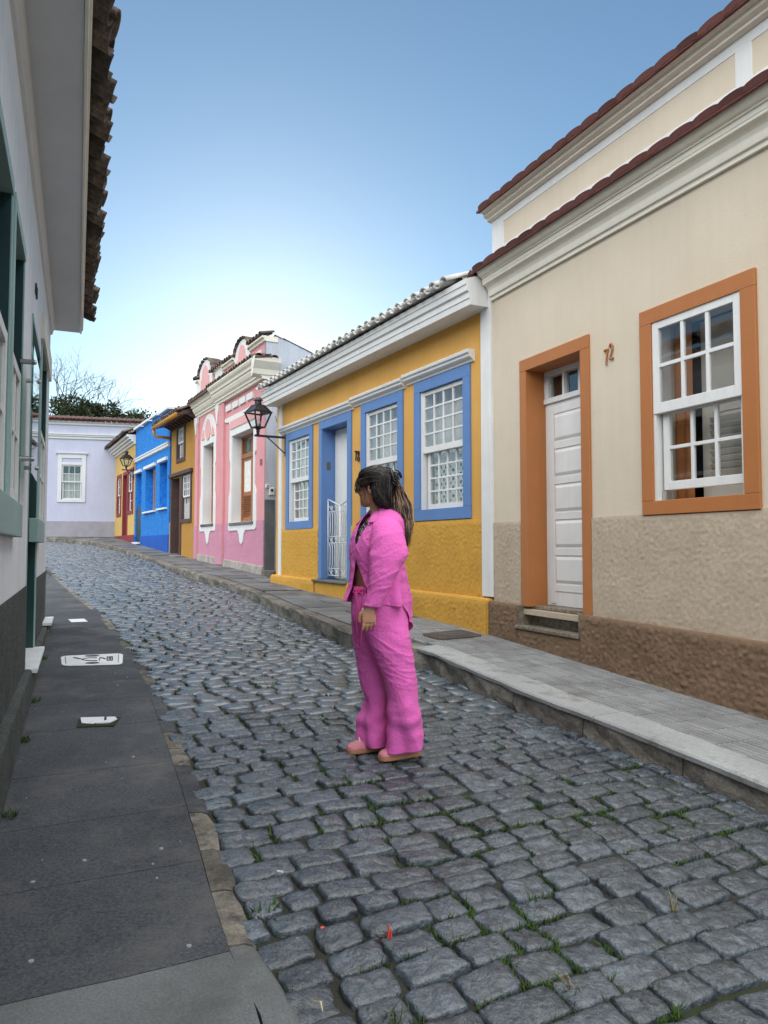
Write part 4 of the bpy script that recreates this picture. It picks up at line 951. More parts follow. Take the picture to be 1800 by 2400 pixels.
# ================================================================== wall lanterns
def lantern(label, org, rz, arm, zb, yl):
    t = thing('wall_lantern', label, 'street lamp', org, rz, 'wall lanterns')
    b = MB(); b.box(-.018, .018, -.022, -.001, zb-.33, zb+.085); b.tube([(0, -.02, zb-.28), (0, -arm*.60, zb-.015)], .011, 6); b.box(-.02, .02, -arm, -.02, zb-.018, zb+.018); b.build('bracket', M_iron, t)
    z = zb+.018
    b = MB(); b.lathe([(.030, z), (.022, z+.03), (.034, z+.05), (.026, z+.07), (.05, z+.11), (.062, z+.125)], 0, 0, 10); o = b.build('stem', M_iron, t, smooth=True); o.location = (0, -yl, 0)
    z0, z1, z2, z3 = z+.125, z+.385, z+.51, z+.525
    def cs(r, zz): return [(r*c, r*s_, zz) for c, s_ in ((1, 1), (-1, 1), (-1, -1), (1, -1))]
    fm = MB(); A, B_, C_ = cs(.083, z0), cs(.165, z1), cs(.075, z2)
    for i in range(4):
        fm.tube([A[i], B_[i]], .016, 4); fm.tube([A[i], A[(i+1) % 4]], .014, 4); fm.tube([B_[i], B_[(i+1) % 4]], .019, 4); fm.tube([B_[i], C_[i]], .013, 4); fm.tube([C_[i], C_[(i+1) % 4]], .009, 4)
        q = Vector(B_[i]); fm.tube([q, q+Vector((q.x, q.y, 0)).normalized()*.035+Vector((0, 0, .008))], [.012, .003], 4)
    fm = fm.build('lamp_frame', M_iron, t); fm.location = (0, -yl, 0); fm.rotation_euler = (0, 0, .22)
    for nm, P_, Q_ in (('pane', A, B_), ('roof_pane', B_, C_)):
        for i in range(4):
            gp = MB(); gp.add([P_[i], P_[(i+1) % 4], Q_[(i+1) % 4], Q_[i]], [(0, 1, 2, 3)]); gp.build(nm, G_lamp if nm == 'pane' or i == 1 else M_iron, fm, recalc=False)
    ch = MB(); ch.lathe([(.08, z2), (.062, z2+.012), (.058, z2+.085), (.062, z2+.09)], 0, 0, 12); ch.lathe([(.088, z2+.088), (.082, z2+.096), (.05, z2+.135), (.02, z2+.145), (.001, z2+.147)], 0, 0, 12); ch.build('chimney', M_iron, fm, smooth=False)
    bl = MB(); bl.lathe([(.02, z0), (.02, z0+.05), (.03, z0+.055), (.012, z0+.06)], 0, 0, 8)
    bl.tube([(.045*math.cos(k*.8), .045*math.sin(k*.8), z0+.07+k*.004) for k in range(17)], .008, 5); bl.build('bulb', M_curt, fm, smooth=True)
    pn = MB(); pn.add(cs(.083, z0+.004), [(0, 1, 2, 3)]); pn.build('base_plate', M_iron, fm, recalc=False)
yx = Vector((math.cos(A_Y), math.sin(A_Y))); q = Vector((-2.0209, 13.2803))+yx*.59
lantern('black wall lantern on bracket at the corner of the yellow house', (q.x, q.y, 0), A_Y, .58, 3.43, .52)
yx = Vector((math.cos(A_F), math.sin(A_F))); q = Vector((-10.8942, 29.3382))+yx*4.37
lantern('far black wall lantern on the pale yellow house beside the blue one', (q.x, q.y, 0), A_F, .42, 4.2, .27)

# ================================================================== covers, tiles and litter on the ground
def flat_thing(name, label, cat, pts, zf, m, th=.02, up=.006, bevel=.004, rnd=.0):
    c = sum((Vector(p) for p in pts), Vector((0, 0)))/len(pts)
    if rnd:
        out = []; k = len(pts)
        for i in range(k):
            p = Vector(pts[i]); a = (Vector(pts[i-1])-p).normalized()*rnd; b_ = (Vector(pts[(i+1) % k])-p).normalized()*rnd
            out += [p+a, p+a*.3+b_*.3, p+b_]
        pts = out
    t = thing(name, label, cat, (c.x, c.y, zf(c.x, c.y)))
    b = MB(); z0 = zf(c.x, c.y); b.slab([(Vector(p)-c).to_tuple() for p in pts], lambda x, y: zf(x+c.x, y+c.y)-z0-th, lambda x, y: zf(x+c.x, y+c.y)-z0+up)
    return t, b.build('plate', m, t, bevel=bevel), c, z0
Q = [Vector(p) for p in ((-3.043, 6.933), (-2.521, 6.991), (-2.339, 6.543), (-2.83, 6.426))]
Q[1] = Vector((-2.505, 7.02)); Q[0] = Vector((-3.02, 6.83))
M_cov = mat('white_enamel', (.74, .75, .74), .6, .08, 6, .1, 60)
t, pl, c, z0 = flat_thing('manhole_cover', 'white painted utility cover with black markings on the dark pavement', 'cover', Q, zleft, M_cov, .02, .010, .004, .06)
ob, _, _, _ = (None,)*4
b = MB(); e = [(p-c)*1.05+c for p in Q]; b.slab([(p-c).to_tuple() for p in e], lambda x, y: zleft(x+c.x, y+c.y)-z0-.02, lambda x, y: zleft(x+c.x, y+c.y)-z0+.003); b.build('frame', M_iron, t)
def on_cover(u, v, h=.0125): # u across 0..1, v from near 0 to far 1
    p = (Q[3]*(1-u)+Q[2]*u)*(1-v)+(Q[0]*(1-u)+Q[1]*u)*v; return (p.x-c.x, p.y-c.y, zleft(p.x, p.y)-z0+h)
b = MB()
def mark(pts, w=.006): b.tube([on_cover(*p) for p in pts], w, 4)
for v in (.14, .84):
    b.add([on_cover(.50+.12*math.cos(k), v+.075*math.sin(k), .0145) for k in [6.283*i/12 for i in range(12)]], [tuple(range(12))])
b.add([on_cover(u, v, .0135) for u, v in ((.38, .80), (.62, .80), (.58, .86), (.42, .86))], [(0, 1, 2, 3)])
mark([(.58, .62), (.45, .63), (.37, .58), (.33, .5), (.37, .42), (.45, .36), (.58, .34)], .005); mark([(.62, .34), (.62, .60)], .005); mark([(.62, .60), (.67, .58), (.71, .48)], .006)
mark([(.2, .70), (.25, .66), (.28, .60), (.32, .58)], .007)
for u in (.745, .83): mark([(u, .32), (u, .66)], .007)
mark([(.745, .32), (.83, .32)], .005); mark([(.745, .66), (.83, .66)], .005)
for v in (.42, .5, .58): mark([(.765, v), (.812, v)], .004)
mark([(.07, .15), (.07, .85)], .004); mark([(.93, .15), (.93, .85)], .004)
b.build('marking', M_iron, t, merge=False)
b = MB()
for i in range(15):
    for j in range(9):
        u, v = .1+i*.056+(j % 2)*.028, .1+j*.098
        if .31 < u < .86 and .28 < v < .72: continue
        b.add([on_cover(u+.018*math.cos(k), v+.032*math.sin(k), .0118) for k in [6.283*q_/6 for q_ in range(6)]], [tuple(range(6))])
b.build('hexagon_relief', M_marble, t, merge=False)
t, pl, c, z0 = flat_thing('manhole_cover', 'brown iron utility cover set in the pavement by the beige house', 'cover', [(.362, 7.405), (.815, 7.71), (1.022, 7.42), (.555, 7.13)], lambda x, y: zright(x, y)-.012, mat('rusty_iron', (.075, .062, .052), .7, .2, 6, .3, 60), .03, .012, .004, .07)
b = MB(); b.tube([(.13*math.cos(k)-.0, .07*math.sin(k), .018) for k in [6.283*i/20 for i in range(21)]], .006, 4); b.tube([(-.07, -.03, .018), (-.07, .04, .018)], .006, 4)
for i in range(6): b.tube([(-.02+i*.035, -.13+i*.012, .018), (-.005+i*.035, -.125+i*.012, .018)], .006, 4)
b.build('relief', M_slate, t)
t, pl, c, z0 = flat_thing('floor_tile', 'broken white tile in two pieces sunk in the dark pavement', 'tile', [(-2.01, 4.86), (-1.86, 4.885), (-1.83, 4.80), (-1.87, 4.72), (-1.95, 4.735)], zleft, M_marble, .01, .007, .002)
b = MB(); b.slab([(q[0]-c.x, q[1]-c.y) for q in ((-1.845, 4.885), (-1.79, 4.89), (-1.755, 4.83), (-1.77, 4.735), (-1.85, 4.72), (-1.815, 4.80))], -.01, .009); b.build('shard', M_marble, t, bevel=.002)
b = MB(); b.slab([(q[0]-c.x, q[1]-c.y) for q in ((-2.04, 4.90), (-1.76, 4.93), (-1.72, 4.68), (-1.94, 4.64))], -.01, .002); b.build('bedding', M_earth, t)
flat_thing('floor_tile', 'plain white tile flush in the dark pavement near the house corner', 'tile', [(-3.92, 9.06), (-3.75, 9.13), (-3.62, 8.92), (-3.79, 8.85)], zleft, M_marble, .01, .004, .002)
def litter(name, label, cat, x, y, zf, parts, m):
    t = thing(name, label, cat, (x, y, zf(x, y)))
    b = MB()
    for pts, r in parts: b.tube(pts, r, 5)
    b.build('piece', m, t); return t
M_red = mat('red_plastic', (.72, .055, .03), .35, .05, 4, spec=.5)
zs = lambda x, y: zroad(x, y)-.012
litter('plastic_shard', 'bright red plastic slivers standing upright between two cobbles', 'litter', .012, 2.42, zs, [([(0, 0, 0), (.004, .004, .052)], [.0055, .002]), ([(.012, .002, 0), (.009, .004, .04)], [.005, .002]), ([(-.016, 0, .006), (.03, .004, .009)], .003)], M_red)
litter('plastic_shard', 'tiny red plastic bit lying on a cobble by the slivers', 'litter', -.21, 2.46, lambda x, y: zroad(x, y)+.012, [([(0, 0, 0), (.012, .003, .001)], .004)], M_red)
litter('cigarette_butt', 'white cigarette butt lying by the kerb cobbles', 'litter', -.405, 2.82, lambda x, y: zroad(x, y)+.012, [([(0, 0, 0), (.022, -.012, .002)], .0045)], M_marble)
litter('dry_leaf', 'pale curled dry leaf blade on cobbles near the front edge', 'litter', -.18, 2.07, lambda x, y: zroad(x, y)+.014, [([(-.02, .03, .002), (.004, .008, .012), (.012, -.018, .004)], [.002, .0045, .0015])], mat('straw', (.5, .45, .3), .8))
rl = random.Random(31)
M_drop = mat('gum_grey', (.30, .31, .31), .8, .1, 8)
for i in range(26):
    t_ = rl.uniform(2.3, 8.2); a, e = kl(t_), fl(t_); p = a+(e-a)*rl.uniform(.15, .95)
    if not in_view((p.x, p.y, .3), 0): continue
    r = rl.choice((.003, .004, .005, .009)); n_ = 7
    b = MB(); b.loft([[(r*k*math.cos(6.283*j/n_)*(1+.3*math.sin(j*2.1)), r*k*math.sin(6.283*j/n_), z) for j in range(n_)] for k, z in ((1, -.004), (.8, .002))])
    o = b.build('gum_spot', M_drop); o.location = (p.x, p.y, zleft(p.x, p.y)+.002); tag(o, 'flattened pale grey spot of gum on the dark pavement', 'gum spot', 'gum spots on the dark pavement')

# weeds along the foot of the white house
for x, y in ((-2.62, 5.6), (-2.45, 5.25), (-1.86, 3.75), (-1.62, 3.22), (-2.2, 4.65)):
    pass
for i, (s_, lab) in enumerate(((1.35, 'small dark weed at the wall foot nearest the front'), (2.5, 'dark weed tuft at the wall foot below the teal sill'), (3.5, 'weed tuft at the wall foot before the marble doorstep'), (5.05, 'weed tuft at the wall foot just past the marble doorstep'))):
    q = L3(s_, -.085, 0); plant(q[0], q[1], zleft(q[0], q[1]), lab, 26, .015, .05, .004, name='weed', group=None, lean=1.1)

# ================================================================== trees behind the lavender house
M_bark = mat('grey_bark', (.10, .082, .068), .9, .3, 6, .5, 20)
M_leaf = mat('olive_leaf', (.036, .047, .02), .75, .3, 1.2, rand=.45, spec=.2)
def bare_tree(x, y, z, H, label):
    t = thing('bare_tree', label, 'tree', (x, y, z)); r = random.Random(6); tw = MB(); tk = MB()
    def grow(p, d, ln, rd, dep, b):
        pts = [p]; q = p.copy(); dd = d.copy()
        for i in range(3):
            dd = (dd+Vector((r.uniform(-1, 1), r.uniform(-1, 1), r.uniform(-.5, .8)))*.17).normalized(); q = q+dd*ln/3; pts.append(q.copy())
        b.tube(pts, [rd, rd*.9, rd*.8, rd*.68], 5 if dep < 3 else 3)
        if dep >= 6: return
        n = 4 if dep == 0 else 3 if dep < 4 else 2
        for i in range(n):
            ax = dd.orthogonal().normalized(); ax.rotate(Matrix.Rotation(r.uniform(0, 6.28), 3, dd)); e = dd.copy(); e.rotate(Matrix.Rotation(r.uniform(.35, .95), 3, ax)); e = (e+Vector((0, 0, .10))).normalized()
            grow(q, e, ln*r.uniform(.7, .9), rd*(.66 if n == 2 else .58), dep+1, tw)
    grow(Vector((0, 0, 0)), Vector((.05, 0, 1)), H*.30, .13, 0, tk)
    tk.build('trunk', M_bark, t, smooth=True, merge=False); tw.build('branches', M_bark, t, smooth=True, merge=False, recalc=False)
bare_tree(-16.5, 37.5, 5.0, 5.7, 'leafless tree with fine spreading branches behind the lavender house')
def bush(x, y, z, rx, rz, label, n, seed):
    t = thing('bushy_tree', label, 'tree', (x, y, 2.5), 0, 'green trees behind the lavender house'); r = random.Random(seed)
    tk = MB(); tk.tube([(0, 0, -.5), (.05, 0, z-3.0), (.1, .1, z-2.4)], [.16, .12, .08], 7)
    cl = []
    for i in range(26):
        a, e = r.uniform(0, 6.28), r.uniform(-.5, 1.0); k = r.uniform(.35, 1.0)
        q = Vector((rx*k*math.cos(a)*math.cos(e*1.2), rx*.8*k*math.sin(a)*math.cos(e*1.2), z-2.5+rz*k*math.sin(e*1.4))); cl.append((q, r.uniform(.3, .62)))
        tk.tube([(.08, .05, z-3.2), tuple((q+Vector((0, 0, z-3.4)))/2+Vector((0, 0, .2)) if False else Vector((q.x*.5, q.y*.5, (q.z+z-3.0)/2))), tuple(q)], [.05, .03, .012], 4)
    tk.build('trunk', M_bark, t, smooth=True, merge=False)
    b = MB()
    for _ in range(n):
        q, rd = cl[r.randrange(26)]; v = Vector((r.gauss(0, 1), r.gauss(0, 1), r.gauss(0, 1))).normalized()*rd*r.uniform(.3, 1.05); p = q+v
        d = (v.normalized()+Vector((r.uniform(-1, 1), r.uniform(-1, 1), r.uniform(-.6, 1)))).normalized(); s_ = d.orthogonal().normalized(); s_.rotate(Matrix.Rotation(r.uniform(0, 6.28), 3, d)); ln = r.uniform(.09, .2); w = ln*.26
        b.add([p, p+d*ln*.5+s_*w, p+d*ln, p+d*ln*.5-s_*w], [(0, 1, 2, 3)])
    b.build('crown', M_leaf, t, merge=False, recalc=False)
bush(-15.6, 36.5, 7.6, 2.2, 1.25, 'wide dark green bushy tree below the bare branches', 9000, 1)
bush(-12.3, 36.0, 7.3, 1.0, .8, 'smaller lighter bushy tree at the end of the lavender roof', 4000, 2)
# ================================================================== the woman in pink
M_lin = mat('pink_linen', (.97, .175, .60), .85, .07, 7, .5, 420, spec=.2, sheen=.08, bump2=.35, bs2=70)
M_lin2 = mat('pink_linen_inside', (.80, .09, .34), .85, .06, 6, .4, 400, spec=.2)
M_skin = mat('skin', (.60, .30, .185), .5, .06, 9, .15, 200, spec=.35)
M_skin.node_tree.nodes['Principled BSDF'].inputs['Subsurface Weight'].default_value = .08
M_hair = mat('dark_hair', (.016, .012, .012), .42, .3, 20, spec=.5, rand=.5)
M_hairl = mat('caramel_hair', (.30, .20, .13), .5, .3, 16, spec=.4, rand=.45)
M_hairm = mat('brown_hair', (.10, .07, .053), .45, .3, 16, spec=.5, rand=.45)
M_gum = mat('gum_sole', (.42, .20, .10), .6, .08, 8); M_shoe = mat('pink_suede', (.62, .24, .27), .8, .1, 9, .3, 120); M_black = mat('black_plastic', (.008, .008, .012), .2, .1, 5, spec=.6)
PX, PY = -.02, 4.2
pz0 = zroad(PX, PY)+.004
per = thing('person', 'woman in loose pink linen shirt and wide trousers standing on the cobbles', 'person', (PX, PY, pz0))
per.scale = (1, 1, .982)
be = rad(24)
F_ = Vector((-math.cos(be), -math.sin(be), 0)); L_ = Vector((math.sin(be), -math.cos(be), 0)); U_ = Vector((0, 0, 1))
def nz(p, s, o=0): return noise.noise((p[0]*s+o, p[1]*s+o*1.7, p[2]*s-o))
def crease(al, z, fx, fz, tilt, seed, w=.2): return ridge(noise.noise((al*fx, (z+tilt*al)*fz, seed*3.7)), w)-.27
def ridge(v, w=.16): return max(0, 1-abs(v)/w)**1.6
def sm(tab, z):   # smooth table lookup, descending or ascending first column
    tab = sorted(tab)
    if z <= tab[0][0]: return tab[0][1:]
    if z >= tab[-1][0]: return tab[-1][1:]
    for i in range(len(tab)-1):
        a, b = tab[i], tab[i+1]
        if a[0] <= z <= b[0]:
            k = (z-a[0])/(b[0]-a[0]); pa = tab[max(i-1, 0)]; pb = tab[min(i+2, len(tab)-1)]; out = []
            for j in range(1, len(a)):
                h = b[0]-a[0]; m0 = (b[j]-pa[j])/max(b[0]-pa[0], 1e-6)*h; m1 = (pb[j]-a[j])/max(pb[0]-a[0], 1e-6)*h
                out.append((2*k**3-3*k*k+1)*a[j]+(k**3-2*k*k+k)*m0+(-2*k**3+3*k*k)*b[j]+(k**3-k*k)*m1)
            return out
# ---- body: head, neck, trunk, arms, legs, hands fused into one surface
bd = MB()
def blob(b, c, r, rot=None, n=12, m=8):
    rings = []
    for j in range(1, m):
        th = math.pi*j/m
        ring = [Vector((r[0]*math.sin(th)*math.cos(6.2832*i/n), r[1]*math.sin(th)*math.sin(6.2832*i/n), r[2]*math.cos(th))) for i in range(n)]
        rings.append([tuple((rot @ q if rot else q)+Vector(c)) for q in ring])
    b.loft(rings)
hy = rad(-29); HR = Matrix.Rotation(hy, 3, 'Z')      # head turned a little away
HC = Vector((-.032, .004, 1.555))
def hp(f, l, u): return HC+HR @ Vector((-f, -l, u))   # f forward, l towards her own left (viewer), u up
blob(bd, hp(-.012, 0, .028), (.098, .076, .092), HR); blob(bd, hp(.030, 0, -.02), (.068, .062, .088), HR)
blob(bd, hp(.062, 0, -.078), (.034, .034, .026), HR); blob(bd, hp(.040, .028, -.060), (.045, .026, .034), HR); blob(bd, hp(.040, -.028, -.060), (.045, .026, .034), HR)
bd.tube([hp(.082, 0, .02), hp(.104, 0, -.022), hp(.096, 0, -.03)], [.010, .014, .010], 6)
blob(bd, hp(.086, 0, -.052), (.014, .022, .007), HR); blob(bd, hp(.083, 0, -.064), (.014, .020, .007), HR)
blob(bd, hp(.06, .04, -.022), (.026, .022, .022), HR); blob(bd, hp(.06, -.04, -.022), (.026, .022, .022), HR)
for sd in (1, -1):   # ears
    e = hp(-.008, sd*.074, -.002)
    bd.tube([e+Vector((.004, 0, -.026)), e+Vector((-.010, -sd*.004, -.006)), e+Vector((-.006, -sd*.008, .02)), e+Vector((.010, -sd*.012, .024)), e+Vector((.016, -sd*.012, .006)), e+Vector((.008, -sd*.006, -.02)), e+Vector((.002, 0, -.028))], [.007, .005, .006, .006, .006, .006, .007], 6)
    blob(bd, e+Vector((.004, sd*.003, -.004)), (.012, .006, .02), HR)
bd.tube([(.012, 0, 1.34), (.0, 0, 1.40), (-.012, 0, 1.46), (-.022, 0, 1.53)], [.075, .058, .054, .056], 12)
for z0, z1, A0, B0, A1, B1, x0, x1 in ((.86, .98, .135, .175, .125, .165, -.01, -.015), (.98, 1.12, .125, .165, .125, .155, -.015, -.02), (1.12, 1.27, .125, .155, .125, .165, -.02, -.01), (1.27, 1.38, .125, .165, .07, .15, -.01, .01)):
    bd.loft([[tuple(Vector((x, 0, z))+F_*A*math.cos(t)+L_*B*math.sin(t)) for t in [6.2832*i/20 for i in range(20)]] for z, A, B, x in ((z0-.01, A0, B0, x0), ((z0+z1)/2, (A0+A1)/2+.004, (B0+B1)/2, (x0+x1)/2), (z1+.01, A1, B1, x1))])
SHN, ELN, WRN = Vector((.035, -.155, 1.33)), Vector((.055, -.245, 1.10)), Vector((-.058, -.262, .905))
bd.tube([SHN, (SHN+ELN)/2, ELN, (ELN*.6+WRN*.4), WRN], [.058, .05, .043, .042, .027], 10)
SHF, ELF, WRF = Vector((-.03, .165, 1.33)), Vector((.03, .235, 1.08)), Vector((-.02, .25, .86))
bd.tube([SHF, (SHF+ELF)/2, ELF, (ELF*.6+WRF*.4), WRF], [.058, .05, .043, .042, .027], 10)
def hand(w, dirv, side, b):
    # w wrist, dirv along the hand, side = direction from little finger to index, palm thickness along third axis
    d = dirv.normalized(); s = (side-d*side.dot(d)).normalized(); t = d.cross(s)
    def q(a, c, e): return w+d*a+s*c+t*e
    rings = []
    for a, hw, ht, c0 in ((-.01, .024, .018, 0), (.02, .030, .018, .002), (.05, .038, .017, .003), (.08, .040, .014, .002), (.092, .038, .012, .001)):
        rings.append([tuple(q(a, c0+hw*math.cos(k), ht*math.sin(k))) for k in [6.2832*i/14 for i in range(14)]])
    b.loft(rings)
    for c0, ln, sp, cu, r in ((.029, .066, .10, .25, .0088), (.010, .074, .03, .34, .0092), (-.010, .069, -.03, .46, .0088), (-.028, .054, -.12, .58, .0078)):
        p = q(.078, c0, 0); pts = [p]; ang = cu*.35
        for k, f in enumerate((.42, .32, .26)):
            dd = d*math.cos(ang)+t*math.sin(ang)*1.0+s*sp; p = p+dd.normalized()*ln*f; pts.append(p); ang += cu
        pts = [pts[0], (pts[0]+pts[1])/2, pts[1], (pts[1]+pts[2])/2, pts[2], pts[3]]
        b.tube(pts, [r*1.05, r*.96, r*1.06, r*.9, r*.95, r*.72], 8); 
    p = q(.022, .022, .006); b.tube([p, q(.048, .046, .016), q(.074, .050, .024), q(.096, .046, .028)], [.0135, .0115, .0105, .008], 8)
HD_ = Vector((-.012, .0, -1)); hand(WRN+Vector((0, 0, -.012)), HD_, Vector((-1, -.28, 0)), bd)
hand(WRF+Vector((0, 0, -.012)), Vector((-.05, 0, -1)), Vector((-1, .3, 0)), bd)
FN, FF = Vector((.085, -.005, 0)), Vector((-.085, .10, 0))
for hx, ft, kx in ((Vector((.0, -.085, .88)), FN, .055), (Vector((-.03, .085, .88)), FF, -.03)):
    an = ft+Vector((.055, .03, .09)); kn = Vector((kx, (hx.y+an.y)/2, .46))
    bd.tube([hx, (hx+kn)/2, kn, (kn*.6+an*.4), an, an+Vector((0, 0, -.05))], [.078, .062, .046, .044, .034, .034], 10)
body = bd.build('body', M_skin, per, smooth=True)
rm = body.modifiers.new('remesh', 'REMESH'); rm.mode = 'VOXEL'; rm.voxel_size = .0036; rm.use_smooth_shade = True
s2 = body.modifiers.new('smooth', 'SMOOTH'); s2.factor = .5; s2.iterations = 3

# ---- shirt
def solid(o, th): m = o.modifiers.new('thick', 'SOLIDIFY'); m.thickness = th; m.offset = -1; return o
ST = [(1.445, .005, .062, .072), (1.425, .008, .075, .105), (1.395, .008, .096, .150), (1.355, .0, .118, .183), (1.30, -.012, .136, .198), (1.24, -.022, .144, .198), (1.18, -.025, .147, .196), (1.10, -.022, .147, .197), (1.0, -.016, .155, .206), (.92, -.014, .164, .216), (.82, -.012, .168, .222), (.72, -.008, .168, .225)]
NC, NR = 150, 110
sh = MB()
for j in range(NR+1):
    for i in range(NC+1):
        k = i/NC
        v = j/NR
        # opening angles as a function of height
        def ang(z):
            gn = sm([(1.44, .9), (1.36, .52), (1.27, .34), (1.20, .23), (1.15, .26), (1.05, .52), (.95, .80), (.8, .95)], z)[0]
            gf = sm([(1.44, -.8), (1.36, -.22), (1.27, .05), (1.20, .17), (1.15, .20), (1.05, .17), (.95, .12), (.8, .1)], z)[0]
            return gn, gf
        ph0 = .3+(2*math.pi-.2)*k
        # hem height by angle: front .91, side slit, long curved tail behind
        hb = abs(((ph0+math.pi) % (2*math.pi))-math.pi)     # 0 front, pi back
        if hb < 1.45: hem = .905-.02*hb
        else: hem = .94-.225*min(1, (hb-1.45)/1.15)**.75
        z = 1.445+(hem-1.445)*v
        gn, gf = ang(z); ph = gn+(2*math.pi+gf-gn)*k
        x, A, B = sm(ST, z)
        p = Vector((x, 0, z))+F_*A*math.cos(ph)+L_*B*math.sin(ph)
        nrm = (F_*math.cos(ph)/A+L_*math.sin(ph)/B).normalized()
        dz = 1.445-z; lo = min(1, max(0, (1.2-z)/.3))
        # bust, drape folds, creases
        d = .020*math.exp(-((z-1.215)/.075)**2)*math.exp(-((ph-.62)/.38)**2)
        d += lo*(.010*math.sin(ph*7+2.2*z)+.008*math.sin(ph*11+1.3))*(.3+.7*lo)
        d += .006*nz(p, 8, 2)+min(1, dz*5)*(.005*crease(p.x-.4*p.y, z, 5, 10, .9, 5)+.003*crease(p.x-.4*p.y, z, 8, 24, -.6, 9))+.0013*nz(p, 42, 3)
        if k > .86: d += .035*lo**2*(k-.86)/.14
        if k < .06: d += .012*lo*(1-k/.06)
        if hb > 2.2: d += .012*lo
        sh.v.append(tuple(p+nrm*d))
for j in range(NR):
    for i in range(NC):
        a = j*(NC+1)+i; sh.f.append((a, a+1, a+NC+2, a+NC+1))
shirt = solid(sh.build('shirt', M_lin, per, smooth=True, recalc=False), .0025)
def sleeve(tab, name, seed):
    b = MB(); n = 56; zs_ = [tab[0][0]+(tab[-1][0]-tab[0][0])*i/84 for i in range(85)]
    for z in zs_:
        x, y, hx, hy_ = sm(tab, z)
        for i in range(n):
            t = 6.2832*i/n; p = Vector((x+hx*math.cos(t), y+hy_*math.sin(t), z)); nr = Vector((math.cos(t), math.sin(t), 0))
            el = math.exp(-((z-1.10)/.12)**2)
            q = (p.x*1.0, p.y*.6, p.z*1.9-p.x*1.5)
            al = p.x-.3*p.y; d = .005*nz(p, 8, seed)+(.0035+.005*el)*crease(al, z, 5, 17, -.7, seed+3)+(.002+.003*el)*crease(al, z, 8, 34, -.5, seed+8)+.0015*nz(p, 40, seed)
            drop = .0
            if z < .94: p.z += -.10*(p.x-x)*(.94-z)/.06*.9
            b.v.append(tuple(p+nr*d*min(1, (tab[0][0]-z)*12+.15)))
    for j in range(len(zs_)-1):
        for i in range(n): b.f.append((j*n+i, j*n+(i+1) % n, (j+1)*n+(i+1) % n, (j+1)*n+i))
    return solid(b.build(name, M_lin, shirt, smooth=True, recalc=True), .0025)
sleeve([(1.392, .025, -.115, .028, .045), (1.375, .028, -.135, .052, .060), (1.34, .034, -.160, .078, .070), (1.28, .040, -.195, .094, .074), (1.18, .044, -.228, .104, .076), (1.12, .032, -.242, .092, .074), (1.06, .014, -.25, .078, .070), (1.0, -.004, -.256, .066, .062), (.95, -.020, -.260, .058, .054), (.888, -.042, -.262, .050, .047)], 'sleeve', 1)
sleeve([(1.392, .01, .115, .028, .045), (1.36, -.012, .150, .065, .065), (1.28, -.01, .195, .085, .074), (1.18, .01, .225, .088, .072), (1.06, .01, .235, .072, .066), (.95, -.005, .245, .055, .054), (.88, -.015, .25, .048, .047)], 'sleeve', 7)
cl = MB(); NCc = 60
rows_ = ((.060, .068, -.012, 0), (.066, .072, .030, .2), (.070, .076, .036, .3), (.094, .106, .006, .7), (.118, .140, -.030, 1.0), (.120, .143, -.036, 1.0))
for A, B, dz, k_ in rows_:
    for i in range(NCc+1):
        ph = .55+(2*math.pi-1.1)*i/NCc; fr_ = .5+.5*math.cos(ph)
        z = 1.432+dz-.055*fr_**1.3+.010*math.sin(ph*3)*k_*.5
        ext = 1+.22*fr_*k_*(i < 8 or i > NCc-8)
        cl.v.append(tuple(Vector((.004, 0, z))+F_*A*math.cos(ph)*ext+L_*B*math.sin(ph)*ext))
k_ = NCc+1
cl.f = [(j*k_+i, j*k_+i+1, (j+1)*k_+i+1, (j+1)*k_+i) for j in range(len(rows_)-1) for i in range(NCc)]
solid(cl.build('collar', M_lin, shirt, smooth=True, recalc=False), .003)
# dark patterned top in the neckline
tp = MB(); n = 14
for j in range(10):
    z = 1.40-.022*j; x, A, B = sm(ST, z)
    for i in range(n+1):
        ph = -.75+1.7*i/n; tp.v.append(tuple(Vector((x, 0, z))+F_*(A-.006)*math.cos(ph)+L_*(B-.006)*math.sin(ph)))
tp.f = [(j*(n+1)+i, j*(n+1)+i+1, (j+1)*(n+1)+i+1, (j+1)*(n+1)+i) for j in range(9) for i in range(n)]
tp.v = [(v[0], v[1], v[2]-.03) for v in tp.v]
m_ = mat('striped_top', (.02, .015, .02), .7, .1, 5, dirt=((.7, .68, .66), 42, .54, .57)); tp.build('top', m_, per, smooth=True, recalc=False)

